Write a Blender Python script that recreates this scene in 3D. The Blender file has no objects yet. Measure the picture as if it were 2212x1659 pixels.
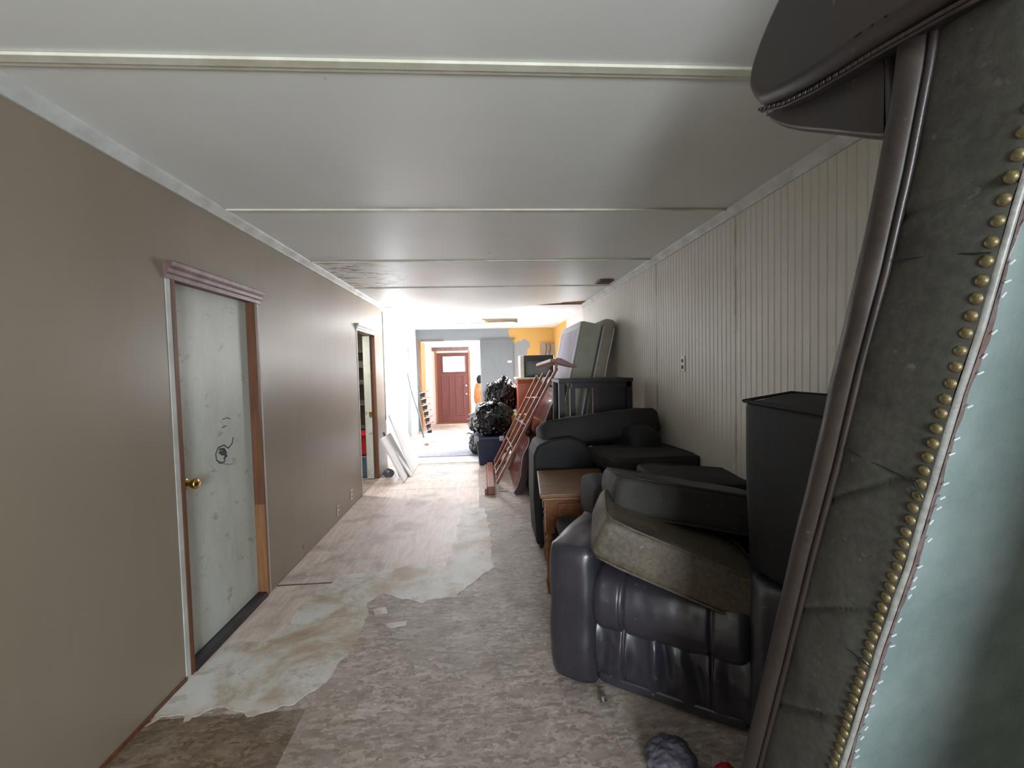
import bpy, bmesh, math, random
from mathutils import Vector, Matrix, noise
from mathutils.geometry import tessellate_polygon
random.seed(7)
sc = bpy.context.scene
C = sc.collection
# ------------------------------------------------------------------ camera
F, YAW, PITCH, ROLL, H = 927.6, 0.0632, 0.0390, -0.0240, 1.4923
CX, CY = 1106.0, 829.5
fw = Vector((math.sin(YAW)*math.cos(PITCH), math.cos(YAW)*math.cos(PITCH), -math.sin(PITCH)))
r0 = Vector((math.cos(YAW), -math.sin(YAW), 0)); u0 = r0.cross(fw)
rt = math.cos(ROLL)*r0 + math.sin(ROLL)*u0
up = -math.sin(ROLL)*r0 + math.cos(ROLL)*u0
cam_d = bpy.data.cameras.new('camera'); cam = bpy.data.objects.new('camera', cam_d); C.objects.link(cam)
cam_d.sensor_fit = 'HORIZONTAL'; cam_d.sensor_width = 36.0; cam_d.lens = F/2212*36
cam_d.clip_start = 0.02; cam_d.clip_end = 200
m3 = Matrix((rt, up, -fw)).transposed()
cam.matrix_world = Matrix.Translation((0, 0, H)) @ m3.to_4x4()
sc.camera = cam
# ------------------------------------------------------------------ world, lights, exposure
w = bpy.data.worlds.new('overcast_sky'); sc.world = w; w.use_nodes = True
bg = w.node_tree.nodes['Background']; bg.inputs[0].default_value = (0.80, 0.88, 1.0, 1); bg.inputs[1].default_value = 6.0
sc.view_settings.view_transform = 'Standard'; sc.view_settings.look = 'None'
sc.view_settings.gamma = 1.0; sc.view_settings.use_curve_mapping = False
sc.view_settings.exposure = 0.50

CH_ = 2.44
def area(name, loc, target, sx, sy, power, col=(1, 1, 1), spread=180):
    d = bpy.data.lights.new(name, 'AREA'); d.shape = 'RECTANGLE'; d.size = sx; d.size_y = sy
    d.energy = power; d.color = col; d.spread = math.radians(spread)
    o = bpy.data.objects.new(name, d); C.objects.link(o); o.location = loc
    o.rotation_euler = (Vector(target)-Vector(loc)).to_track_quat('-Z', 'Y').to_euler()
    return o
# daylight through the window of the wall behind the camera
area('daylight_rear_window', (0.10, -2.43, 1.35), (-0.20, 2.0, 1.25), 0.75, 1.10, 92, (0.88, 0.95, 1.0))
# daylight through the big window in the right wall of the far room
area('daylight_far_window', (1.66, 8.45, 1.30), (-1.6, 7.3, 0.7), 1.4, 1.05, 180, (0.97, 0.97, 1.0), 110)
# daylight from the roof light of the far room
area('daylight_roof_light', (-.42, 8.27, CH_-.02), (-.42, 8.1, 0), .85, .5, 140, (0.97, 0.98, 1.0), 165)
# fill light added to brighten the closet, no fixture behind it
area('closet_fill', (-2.2, 5.5, 2.1), (-2.2, 5.6, 0),   .2, .2, 22, (1.0, 0.95, 0.88))
# daylight through the side window of the entry
area('daylight_entry_window', (0.72, 11.45, 1.45), (-1.3, 11.3, 1.1), 0.8, 1.1, 80, (1.0, 0.98, 0.96))

XL, XR, CH = -1.494, 1.555, 2.44
YE, YB = 6.55, 10.45          # end of the corridor ceiling, back wall of the far room
XLF, XRF = -1.62, 1.72
# ------------------------------------------------------------------ helpers
def at(px, py, X=None, Y=None, Z=None):
    v = fw + (px-CX)/F*rt - (py-CY)/F*up
    o = Vector((0, 0, H))
    if X is not None: t = (X-o.x)/v.x
    elif Y is not None: t = (Y-o.y)/v.y
    else: t = (Z-o.z)/v.z
    return o + v*t
def lin(c): return tuple(((x/255)/12.92 if x/255 <= .04045 else ((x/255+.055)/1.055)**2.4) for x in c)

def tag(o, label=None, cat=None, group=None, kind=None):
    if label: o['label'] = label
    if cat: o['category'] = cat
    if group: o['group'] = group
    if kind: o['kind'] = kind
    return o
def wloc(o):
    v = Vector((0, 0, 0))
    while o is not None:
        v += o.location; o = o.parent
    return v
def thing(name, label, cat, loc=(0, 0, 0), group=None, kind=None):
    o = bpy.data.objects.new(name, None); o.empty_display_size = .1; C.objects.link(o); o.location = loc
    return tag(o, label, cat, group, kind)
def obj(name, bm, mat, parent=None, smooth=False, label=None, bevel=0, seg=2, sub=0, weld=False):
    if weld: bmesh.ops.remove_doubles(bm, verts=bm.verts, dist=1e-5)
    bmesh.ops.recalc_face_normals(bm, faces=bm.faces)
    me = bpy.data.meshes.new(name)
    if parent is not None: off = wloc(parent)
    else:
        xs = [v.co.x for v in bm.verts]; ys = [v.co.y for v in bm.verts]; zs = [v.co.z for v in bm.verts]
        off = Vector(((min(xs)+max(xs))/2, (min(ys)+max(ys))/2, min(zs)))
    bmesh.ops.translate(bm, verts=bm.verts, vec=-off)
    if smooth:
        for f in bm.faces: f.smooth = True
    bm.to_mesh(me); bm.free()
    o = bpy.data.objects.new(name, me); C.objects.link(o)
    if parent is not None: o.parent = parent
    else: o.location = off
    if mat: me.materials.append(mat)
    if bevel:
        m = o.modifiers.new('bevel', 'BEVEL'); m.width = bevel; m.segments = seg; m.limit_method = 'ANGLE'; m.angle_limit = .6
    if sub:
        m = o.modifiers.new('sub', 'SUBSURF'); m.levels = sub; m.render_levels = sub
    if label: o['label'] = label
    return o
def B(): return bmesh.new()
def hexa(bm, p):
    """8 corner points: bottom loop 0-3, top loop 4-7"""
    v = [bm.verts.new(Vector(q)) for q in p]
    for f in ((0, 3, 2, 1), (4, 5, 6, 7), (0, 1, 5, 4), (1, 2, 6, 5), (2, 3, 7, 6), (3, 0, 4, 7)):
        bm.faces.new([v[i] for i in f])
    return bm
def box(bm, x0, x1, y0, y1, z0, z1):
    return hexa(bm, [(x0, y0, z0), (x1, y0, z0), (x1, y1, z0), (x0, y1, z0), (x0, y0, z1), (x1, y0, z1), (x1, y1, z1), (x0, y1, z1)])
def bx(*a): return box(B(), *a)
def obox(bm, c, ax, ay, az, sx, sy, sz):
    c = Vector(c); ax = Vector(ax).normalized()*sx/2; ay = Vector(ay).normalized()*sy/2; az = Vector(az).normalized()*sz/2
    return hexa(bm, [c-ax-ay-az, c+ax-ay-az, c+ax+ay-az, c-ax+ay-az, c-ax-ay+az, c+ax-ay+az, c+ax+ay+az, c-ax+ay+az])
def bar(bm, a, b, wd, th, side=(0, 0, 1)):
    a = Vector(a); b = Vector(b); d = (b-a); s = Vector(side)
    n = d.cross(s).normalized(); s2 = n.cross(d).normalized()
    return obox(bm, (a+b)/2, d, n, s2, d.length, wd, th)
def tube(bm, pts, r, n=8, cap=True):
    pts = [Vector(p) for p in pts]; rings = []
    for i, p in enumerate(pts):
        d = (pts[min(i+1, len(pts)-1)]-pts[max(i-1, 0)]).normalized()
        a = d.orthogonal().normalized() if i == 0 else (pa - d*pa.dot(d)).normalized()
        pa = a; b = d.cross(a); rr = r[i] if isinstance(r, (list, tuple)) else r
        rings.append([bm.verts.new(p+(a*math.cos(t)+b*math.sin(t))*rr) for t in [2*math.pi*k/n for k in range(n)]])
    for i in range(len(rings)-1):
        for k in range(n): bm.faces.new([rings[i][k], rings[i][(k+1) % n], rings[i+1][(k+1) % n], rings[i+1][k]])
    if cap: bm.faces.new(rings[0][::-1]); bm.faces.new(rings[-1])
    return bm
def prism(bm, loop, vec):
    """closed loop of points extruded by vec"""
    vec = Vector(vec); a = [bm.verts.new(Vector(p)) for p in loop]; b = [bm.verts.new(Vector(p)+vec) for p in loop]
    n = len(a); bm.faces.new(a[::-1]); bm.faces.new(b)
    for i in range(n): bm.faces.new([a[i], a[(i+1) % n], b[(i+1) % n], b[i]])
    return bm
def cushion(c, ax, ay, az, sx, sy, sz, puff=.25, n=14, wob=.006, seed=0, e=4.0):
    """boxy upholstered pad: rounded, swelling faces, slightly creased"""
    bm = B(); bmesh.ops.create_cube(bm, size=2)
    bmesh.ops.subdivide_edges(bm, edges=bm.edges, cuts=n, use_grid_fill=True)
    ax = Vector(ax).normalized(); ay = Vector(ay).normalized(); az = Vector(az).normalized(); c = Vector(c)
    for v in bm.verts:
        x, y, z = v.co
        k = (abs(x)**e+abs(y)**e)**(1/e) if (x or y) else 0
        s = 1.0 if k < 1e-6 else max(abs(x), abs(y))/k
        s = 1-(1-s)*.55
        zz = z*(1-puff*(max(abs(x), abs(y))**3))
        x2, y2 = x*s, y*s
        if abs(z) > .999: pass
        edge = 1-.06*(abs(z)**6)
        p = Vector((x2*edge*sx/2, y2*edge*sy/2, zz*sz/2))
        w3 = noise.noise_vector(p*6+Vector((seed*3.1, seed, 0)))*wob + noise.noise_vector(p*17+Vector((seed, 2, 0)))*wob*.35
        v.co = c + ax*p.x+ay*p.y+az*p.z + w3
    return bm
def blob(c, rx, ry, rz, amp=.2, freq=3, seed=0, sub=5, ridged=True):
    bm = B(); bmesh.ops.create_icosphere(bm, subdivisions=sub, radius=1)
    for v in bm.verts:
        p = v.co.copy()
        q = p*freq+Vector((seed*7.3, seed*1.7, seed))
        nn = noise.noise(q)*.6 + ((1-abs(noise.noise(q*2.1))*2)*.25 if ridged else 0) + ((1-abs(noise.noise(q*4.3))*2)*.12 if ridged else 0)
        s = 1+amp*nn
        v.co = Vector(c)+Vector((p.x*rx*s, p.y*ry*s, p.z*rz*s))
    return bm

# ------------------------------------------------------------------ materials
class N:
    def __init__(s, name):
        s.m = bpy.data.materials.new(name); s.m.use_nodes = True; s.t = s.m.node_tree; s.b = s.t.nodes['Principled BSDF']
    def n(s, t, **k):
        o = s.t.nodes.new(t)
        for a, v in k.items(): setattr(o, a, v)
        return o
    def l(s, a, b): s.t.links.new(a, b)
    def noise(s, vec, scale, detail=5, rough=.6, dist=0):
        o = s.n('ShaderNodeTexNoise'); s.l(vec, o.inputs['Vector']); o.inputs['Scale'].default_value = scale
        o.inputs['Detail'].default_value = detail; o.inputs['Roughness'].default_value = rough; o.inputs['Distortion'].default_value = dist
        return o.outputs['Fac']
    def ramp(s, fac, stops, interp='LINEAR'):
        o = s.n('ShaderNodeValToRGB'); s.l(fac, o.inputs[0]); cr = o.color_ramp; cr.interpolation = interp
        while len(cr.elements) < len(stops): cr.elements.new(.5)
        for e, (p, c) in zip(cr.elements, stops):
            e.position = p; e.color = (c, c, c, 1) if isinstance(c, (int, float)) else (*c[:3], 1)
        return o.outputs[0]
    def mix(s, fac, a, b):
        o = s.n('ShaderNodeMix', data_type='RGBA')
        if isinstance(fac, (int, float)): o.inputs[0].default_value = fac
        else: s.l(fac, o.inputs[0])
        for i, c in ((6, a), (7, b)):
            if isinstance(c, tuple): o.inputs[i].default_value = (*c[:3], 1)
            else: s.l(c, o.inputs[i])
        return o.outputs[2]
    def math(s, op, a, b=0.0):
        o = s.n('ShaderNodeMath', operation=op)
        for i, c in ((0, a), (1, b)):
            if isinstance(c, (int, float)): o.inputs[i].default_value = c
            else: s.l(c, o.inputs[i])
        return o.outputs[0]
    def pos(s, scale=(1, 1, 1), rot=(0, 0, 0)):
        g = s.n('ShaderNodeNewGeometry'); m = s.n('ShaderNodeMapping'); m.inputs['Scale'].default_value = scale; m.inputs['Rotation'].default_value = rot
        s.l(g.outputs['Position'], m.inputs['Vector']); return m.outputs[0]
    def obj(s, scale=(1, 1, 1)):
        g = s.n('ShaderNodeTexCoord'); m = s.n('ShaderNodeMapping'); m.inputs['Scale'].default_value = scale
        s.l(g.outputs['Object'], m.inputs['Vector']); return m.outputs[0]
    def xyz(s):
        g = s.n('ShaderNodeNewGeometry'); x = s.n('ShaderNodeSeparateXYZ'); s.l(g.outputs['Position'], x.inputs[0]); return x.outputs
    def bump(s, h, strength=.3, dist=.01):
        o = s.n('ShaderNodeBump'); o.inputs['Strength'].default_value = strength; o.inputs['Distance'].default_value = dist
        s.l(h, o.inputs['Height']); s.l(o.outputs[0], s.b.inputs['Normal'])
    def col(s, c):
        if isinstance(c, tuple): s.b.inputs['Base Color'].default_value = (*c[:3], 1)
        else: s.l(c, s.b.inputs['Base Color'])
    def rough(s, r):
        if isinstance(r, (int, float)): s.b.inputs['Roughness'].default_value = r
        else: s.l(r, s.b.inputs['Roughness'])
def plain(name, c, c2=None, rough=.6, scale=8, bump=0, bscale=40, metal=0, spec=None, stretch=(1, 1, 1), lo=.35, hi=.65):
    k = N(name); a = lin(c); b = lin(c2) if c2 else tuple(x*.8 for x in a)
    v = k.obj(stretch); k.col(k.ramp(k.noise(v, scale), [(lo, b), (hi, a)])); k.rough(rough); k.b.inputs['Metallic'].default_value = metal
    if spec is not None: k.b.inputs['Specular IOR Level'].default_value = spec
    if bump: k.bump(k.noise(v, bscale, 6), bump, .004)
    return k.m
def emis(name, c, s):
    k = N(name); k.col((.8, .8, .8)); k.b.inputs['Emission Color'].default_value = (*c, 1); k.b.inputs['Emission Strength'].default_value = s; return k.m

MAT = {}
def wall_mat(name, c, stain, amt, rough=.55, scale=1.0):
    k = N(name); p = k.pos()
    big = k.noise(k.pos((1, 1, .35)), 1.3*scale, 6, .6)
    base = k.mix(k.ramp(big, [(.45, 0.0), (.72, amt)]), lin(c), lin(stain))
    dots = k.ramp(k.noise(p, 9, 3, .5), [(.74, 0.0), (.79, .75)])
    base = k.mix(dots, base, lin((90, 80, 72)))
    scr = k.ramp(k.noise(k.pos((1, 1, 5)), 6, 8, .7), [(.66, 0.0), (.8, .35)])
    base = k.mix(scr, base, lin(stain)); k.col(base); k.rough(rough)
    k.bump(k.noise(p, 60, 4), .08, .004); return k.m
MAT['tan'] = wall_mat('tan_wall_paint', (144, 132, 116), (124, 111, 96), .5, .36)
MAT['farwhite'] = wall_mat('pale_blue_white_paint', (222, 226, 230), (200, 204, 208), .3, .6)
MAT['ceil'] = None
k = N('ceiling_paint'); p = k.pos()
c = k.mix(k.ramp(k.noise(p, 1.1, 5), [(.4, 0.0), (.7, .5)]), lin((226, 228, 224)), lin((212, 213, 208)))
c = k.mix(k.ramp(k.noise(k.pos((1, .4, 1)), 13, 3, .5), [(.77, 0.0), (.81, .7)]), c, lin((128, 118, 106)))
x = k.xyz()   # flaking damp patch near the left wall, between Y 3.7 and 5.2
dx = k.math('MULTIPLY', k.math('SUBTRACT', x[0], -1.25), 1.5); dy = k.math('MULTIPLY', k.math('SUBTRACT', x[1], 4.5), 1.0)
d = k.math('ADD', k.math('MULTIPLY', dx, dx), k.math('MULTIPLY', dy, dy))
near = k.ramp(d, [(.25, 1.0), (.75, 0.0)])
pt = k.math('MULTIPLY', near, k.ramp(k.noise(k.pos((1, 2.2, 1)), 4.5, 8, .7), [(.5, 0.0), (.56, 1.0)]))
c = k.mix(pt, c, lin((150, 138, 122)))
pw = k.math('MULTIPLY', near, k.ramp(k.noise(k.pos((1, 2.2, 1)), 5.5, 8, .7, .3), [(.6, 0.0), (.63, 1.0)]))
c = k.mix(pw, c, lin((238, 238, 236)))
k.col(c); k.rough(.42); k.bump(k.noise(p, 35, 5), .06, .004); MAT['ceil'] = k.m
MAT['trim'] = plain('white_trim_paint', (205, 208, 206), (176, 176, 170), .5, 5, .1)
MAT['batten'] = plain('yellowed_batten_paint', (228, 228, 214), (206, 204, 184), .5, 7, .1)
# beadboard
k = N('cream_beadboard'); x = k.xyz(); p = k.pos()
c = k.mix(k.ramp(k.noise(p, 1.5, 5), [(.4, 0.0), (.7, .4)]), lin((214, 210, 200)), lin((194, 188, 176)))
s = None
for ys in (2.57, 3.79):
    q = k.math('ABSOLUTE', k.math('SUBTRACT', x[1], ys)); q = k.ramp(q, [(.003, 1.0), (.03, 0.0)]); s = q if s is None else k.math('MAXIMUM', s, q)
s = k.math('MULTIPLY', s, k.ramp(k.noise(k.pos((1, 2, .8)), 5, 6, .7), [(.38, 0.1), (.62, .9)]))
c = k.mix(s, c, lin((140, 118, 84)))
c = k.mix(k.ramp(k.noise(k.pos((1, 1, .3)), 22, 4), [(.72, 0.0), (.78, .5)]), c, lin((150, 138, 115)))
k.col(c); k.rough(.5); MAT['bead'] = k.m
# far back wall: grey over yellow
k = N('yellow_and_grey_back_wall_paint'); x = k.xyz()
n1 = k.math('MULTIPLY', k.math('SUBTRACT', k.noise(k.pos((1, 1, 1)), 3.2, 5, .6), .5), .9)
bx_ = k.math('ADD', x[0], n1)
hi = k.ramp(k.math('SUBTRACT', x[2], 2.05), [(.49, 0), (.51, 1)])
up_m = k.math('GREATER_THAN', k.math('ADD', x[0], n1), .62)
lo_m = k.math('GREATER_THAN', k.math('ADD', x[0], n1), 1.10)
zh = k.math('GREATER_THAN', k.math('ADD', x[2], k.math('MULTIPLY', n1, .5)), 2.12)
sel = k.math('ADD', k.math('MULTIPLY', zh, up_m), k.math('MULTIPLY', k.math('SUBTRACT', 1.0, zh), lo_m))
k.col(k.mix(sel, lin((130, 137, 139)), lin((192, 154, 82)))); k.rough(.6); MAT['back'] = k.m
k = N('yellow_to_white_side_paint'); x = k.xyz()
n1 = k.math('MULTIPLY', k.math('SUBTRACT', k.noise(k.pos(), 3, 4, .6), .5), .5)
k.col(k.mix(k.math('GREATER_THAN', k.math('ADD', x[1], n1), 8.9), lin((214, 210, 202)), lin((212, 172, 96)))); k.rough(.6); MAT['sidefar'] = k.m
# floor OSB
def osb(name, cols, worn):
    k = N(name)
    p1 = k.pos((1, 1, 1), (0, 0, .5)); nz = k.n('ShaderNodeTexNoise'); nz.inputs['Scale'].default_value = 9; nz.inputs['Detail'].default_value = 3; k.l(p1, nz.inputs['Vector'])
    mm = k.n('ShaderNodeVectorMath', operation='SCALE'); mm.inputs[3].default_value = .16; k.l(nz.outputs['Color'], mm.inputs[0])
    out = []
    for rot, sc_ in ((.35, (16, 55, 1)), (-.5, (22, 60, 1))):
        pp = k.pos(sc_, (0, 0, rot)); 
        ad = k.n('ShaderNodeVectorMath', operation='ADD'); k.l(pp, ad.inputs[0]); m2 = k.n('ShaderNodeVectorMath', operation='SCALE'); m2.inputs[3].default_value = 2.5; k.l(nz.outputs['Color'], m2.inputs[0]); k.l(m2.outputs[0], ad.inputs[1])
        v = k.n('ShaderNodeTexVoronoi'); v.inputs['Scale'].default_value = 1.0; k.l(ad.outputs[0], v.inputs['Vector'])
        sp = k.n('ShaderNodeSeparateColor'); k.l(v.outputs['Color'], sp.inputs[0]); out.append((sp.outputs[0], v.outputs['Distance']))
    mk = k.noise(k.pos(), 30, 2)
    f = k.n('ShaderNodeMix'); k.l(k.ramp(mk, [(.45, 0.0), (.55, 1.0)]), f.inputs[0]); k.l(out[0][0], f.inputs[2]); k.l(out[1][0], f.inputs[3])
    c = k.ramp(f.outputs[0], [(0, lin(cols[0])), (.35, lin(cols[1])), (.7, lin(cols[2])), (1, lin(cols[3]))])
    dirt = k.ramp(k.noise(k.pos((1, 1, 1)), 2.2, 7, .65), [(.38, 0.0), (.7, worn)])
    c = k.mix(dirt, c, lin((92, 78, 68)))
    pale = k.ramp(k.noise(k.pos((1.3, 1, 1)), 1.7, 7, .7, .4), [(.52, 0.0), (.66, .45)])
    c = k.mix(pale, c, lin((176, 166, 154)))
    sp_ = k.ramp(k.noise(k.pos(), 16, 3, .5), [(.73, 0.0), (.77, .8)])
    c = k.mix(sp_, c, lin((60, 52, 46)))
    k.col(c); k.rough(k.ramp(k.noise(k.pos(), 5, 4), [(.3, .42), (.7, .62)])); k.bump(f.outputs[0], .25, .002); return k.m
MAT['osb'] = osb('worn_strand_board', [(138, 124, 113), (162, 148, 138), (178, 164, 154), (198, 187, 177)], .5)
k = N('pinkish_plywood'); g = k.noise(k.pos((9, 1.2, 1), (0, 0, 0)), 3.2, 8, .65, .5)
c = k.ramp(g, [(.3, lin((186, 166, 153))), (.5, lin((208, 192, 182))), (.7, lin((220, 208, 199)))])
wr = k.ramp(k.noise(k.pos(), 2.0, 8, .7, .3), [(.5, 0.0), (.64, .75)]); c = k.mix(wr, c, lin((150, 130, 120)))
wr = k.ramp(k.noise(k.pos((1, 1.6, 1)), 3.1, 8, .7, .4), [(.55, 0.0), (.6, .6)]); c = k.mix(wr, c, lin((208, 200, 196)))
c = k.mix(k.ramp(k.noise(k.pos(), 14, 3), [(.72, 0.0), (.76, .7)]), c, lin((84, 70, 62)))
k.col(c); k.rough(.45); k.bump(g, .15, .002); MAT['ply'] = k.m
k = N('dirty_levelling_compound'); 
c = k.ramp(k.noise(k.pos((1, 1, 1)), 2.6, 7, .65, .4), [(.38, lin((214, 213, 208))), (.5, lin((200, 196, 186))), (.57, lin((182, 166, 146))), (.66, lin((164, 142, 118)))])
c = k.mix(k.ramp(k.noise(k.pos((1, 1.5, 1), (0, 0, .5)), 7, 8, .75, .5), [(.54, 0.0), (.6, .6)]), c, lin((170, 156, 138)))
c = k.mix(k.ramp(k.noise(k.pos(), 11, 3), [(.70, 0.0), (.76, .8)]), c, lin((92, 80, 68)))
c = k.mix(k.ramp(k.noise(k.pos(), 40, 3), [(.68, 0.0), (.76, .4)]), c, lin((120, 110, 98)))
k.col(c); k.rough(.5); k.bump(k.noise(k.pos(), 24, 6), .2, .003); MAT['comp'] = k.m
MAT['farfloor'] = plain('pale_far_floor', (205, 200, 196), (176, 166, 160), .45, 3)
MAT['mat'] = plain('grey_runner', (132, 132, 142), (108, 108, 120), .9, 12, .3)
MAT['doorw'] = None
k = N('scuffed_white_door_paint')
c = k.mix(k.ramp(k.noise(k.pos((1, 1, .4)), 3, 7, .7), [(.45, 0.0), (.75, .7)]), lin((196, 202, 194)), lin((164, 164, 148)))
c = k.mix(k.ramp(k.noise(k.pos((1, 1, 1.5)), 9, 5, .6), [(.60, 0.0), (.72, .65)]), c, lin((120, 112, 100)))
k.col(c); k.rough(.42); MAT['doorw'] = k.m
def wood(name, a, b, rough=.4, st=(18, 18, 1.2), sc_=2.2, coat=0):
    k = N(name); g = k.noise(k.obj(st), sc_, 7, .6, .6); k.col(k.ramp(g, [(.32, lin(b)), (.62, lin(a))])); k.rough(rough); k.bump(g, .08, .002)
    k.b.inputs['Coat Weight'].default_value = coat; return k.m
MAT['jamb'] = wood('brown_door_jamb', (118, 76, 48), (88, 54, 34), .5)
MAT['jamb2'] = wood('light_brown_jamb', (150, 106, 70), (122, 82, 52), .5)
MAT['mauve'] = plain('mauve_brown_moulding', (128, 100, 100), (96, 72, 70), .35, 12)
MAT['dark_thr'] = plain('dark_threshold', (56, 50, 54), (40, 36, 38), .4, 10)
MAT['brass'] = plain('polished_brass', (206, 172, 96), (180, 140, 70), .22, 10, metal=1)
MAT['chrome'] = plain('bright_metal', (200, 200, 200), (170, 170, 170), .2, 10, metal=1)
MAT['ink'] = plain('black_marker', (44, 46, 52), (70, 72, 78), .7, 60)
MAT['cream'] = plain('cream_plastic', (214, 208, 190), (198, 190, 170), .4, 10)
MAT['reddoor'] = wood('red_brown_front_door', (108, 60, 54), (92, 50, 45), .45, (12, 12, 1))
MAT['orangewood'] = wood('orange_wood_panelling', (206, 140, 88), (172, 104, 58), .5)
MAT['pine'] = wood('honey_pine', (136, 86, 50), (106, 64, 36), .42, (14, 3, 14))
MAT['pinetop'] = wood('dusty_pine_top', (130, 94, 68), (106, 74, 52), .42, (3, 14, 14))
MAT['mahog'] = wood('mahogany_varnish', (120, 52, 46), (78, 32, 30), .22, (14, 2, 14), 2, .4)
MAT['mahogdark'] = wood('dark_mahogany_edge', (62, 34, 36), (44, 24, 26), .4, (14, 2, 14))
MAT['rail'] = wood('reddish_rail_wood', (156, 104, 88), (116, 72, 60), .35)
MAT['railtop'] = wood('dusty_mauve_rail_top', (150, 116, 108), (122, 90, 82), .45, (4, 4, 4))
MAT['cherry'] = wood('cherry_chest', (178, 92, 60), (146, 68, 42), .4)
MAT['blackwood'] = plain('black_painted_wood', (34, 32, 35), (24, 23, 25), .5, 8)
MAT['blackfab'] = plain('black_upholstery', (22, 21, 24), (16, 16, 18), .72, 10, .3, 90)
MAT['blackdust'] = plain('dusty_black_upholstery', (40, 36, 37), (30, 27, 28), .8, 5, .3, 90)
MAT['boxspring'] = plain('pale_green_ticking', (168, 172, 156), (150, 154, 138), .85, 4, .2, 120)
MAT['tick2'] = plain('white_ticking', (212, 208, 210), (196, 192, 196), .85, 4, .2, 120)
MAT['matt'] = plain('cream_mattress_cloth', (162, 158, 142), (146, 142, 128), .85, 4, .2, 120)
MAT['greyface'] = plain('grey_cambric', (178, 174, 186), (162, 158, 170), .85, 4)
MAT['bag'] = plain('black_bin_liner', (9, 9, 12), (5, 5, 7), .22, 12, .35, 14, spec=.35)
MAT['housing'] = plain('aged_cream_enamel', (120, 114, 90), (104, 98, 76), .5, 6)
MAT['greybag'] = plain('grey_plastic_sheet', (96, 92, 104), (72, 70, 80), .35, 12, .5, 20)
MAT['navy'] = plain('navy_plastic', (24, 36, 70), (18, 28, 56), .35, 6)
MAT['red'] = plain('red_plastic', (196, 32, 44), (168, 24, 36), .4, 6)
MAT['blue'] = plain('blue_grey_cloth', (92, 108, 134), (74, 86, 108), .8, 6)
MAT['white'] = plain('white_board', (242, 242, 241), (230, 230, 229), .7, 6)
MAT['boardedge'] = plain('grey_board_back', (96, 100, 98), (70, 76, 74), .8, 6)
MAT['joist'] = wood('raw_brown_joist', (146, 102, 66), (92, 58, 36), .7)
MAT['closet'] = plain('dim_beige_closet_paint', (150, 140, 128), (128, 118, 106), .8, 3)
MAT['greypaint'] = plain('grey_painted_panel', (108, 116, 118), (100, 107, 109), .55, 2)
MAT['yellowbox'] = plain('ochre_cardboard', (206, 152, 74), (184, 132, 62), .7, 6)
MAT['dark'] = plain('near_black', (20, 19, 20), (14, 13, 14), .7, 6)
MAT['staple'] = plain('glint_white_staple', (236, 238, 240), (220, 222, 226), .3, 10, metal=.3)  # glint of the staples put into a near-white colour
MAT['glassgrey'] = plain('grey_screen_glass', (110, 112, 116), (96, 98, 102), .15, 3)
# leathers
def leather(name, c, dust, amt, rough=.34, bs=70, mott=.0):
    k = N(name); p = k.pos()
    d = k.ramp(k.noise(p, 5, 8, .7), [(.42, 0.0), (.72, amt)])
    c1 = k.mix(d, lin(c), lin(dust))
    if mott:
        c1 = k.mix(k.ramp(k.noise(p, 60, 7, .8), [(.4, 0.0), (.62, mott)]), c1, lin(tuple(q*1.22 for q in dust)))
        c1 = k.mix(k.ramp(k.noise(p, 9, 5, .6), [(.56, 0.0), (.66, mott)]), c1, lin(tuple(q*.55 for q in c)))
        c1 = k.mix(k.ramp(k.noise(p, 17, 6, .7), [(.6, 0.0), (.7, mott*.8)]), c1, lin((c[0]*.9, c[1]*.66, c[2]*.6)))
    s_ = k.ramp(k.noise(p, 38, 2, .5), [(.7, 0.0), (.75, .55)])
    c1 = k.mix(s_, c1, lin(tuple(min(255, q+40) for q in dust))); k.col(c1)
    k.rough(k.ramp(d, [(0, rough), (1, min(.9, rough+.3))])); k.bump(k.noise(p, bs, 6, .7), .22, .002); return k.m
MAT['recl'] = leather('charcoal_brown_leather', (46, 44, 52), (62, 60, 68), .4, .28)
MAT['recl'].node_tree.nodes['Principled BSDF'].inputs['Coat Weight'].default_value = .35
MAT['recl'].node_tree.nodes['Principled BSDF'].inputs['Coat Roughness'].default_value = .32
MAT['arm'] = leather('dark_brown_leather', (36, 30, 29), (52, 38, 32), .6, .34)
MAT['welt'] = leather('worn_brown_welt_leather', (36, 29, 26), (48, 39, 33), .6, .40, 40, .4)
MAT['suede'] = leather('grimy_grey_brown_suede', (50, 50, 45), (62, 61, 53), .8, .8, 50, .6)
MAT['strip'] = leather('red_brown_folded_leather', (96, 78, 76), (130, 116, 112), .8, .30, 40, .4)
MAT['ridge'] = leather('highlit_leather_edge', (112, 110, 106), (150, 152, 148), .8, .34, 40, .3)  # highlight along the rounded edge, put into a paler leather colour
MAT['teal'] = plain('grey_green_dust_cloth', (132, 147, 145), (110, 126, 125), .9, 6, .4, 160)
MAT['cushb'] = leather('mouldy_brown_leather', (66, 59, 50), (92, 82, 68), .9, .6, 50, .5)
MAT['cushd'] = leather('faded_black_leather', (30, 28, 25), (46, 42, 36), .8, .65, 50, .35)
MAT['nail'] = plain('tarnished_brass_nailhead', (124, 112, 78), (84, 74, 50), .42, 200, metal=.55)
MAT['nailhead_dark'] = MAT['nail']

# ------------------------------------------------------------------ SETTING
def struct(name, bm, mat, **k):
    o = obj(name, bm, mat, **k); o['kind'] = 'structure'; return o
def sroot(name):
    o = bpy.data.objects.new(name, None); C.objects.link(o); o['kind'] = 'structure'; return o
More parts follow.
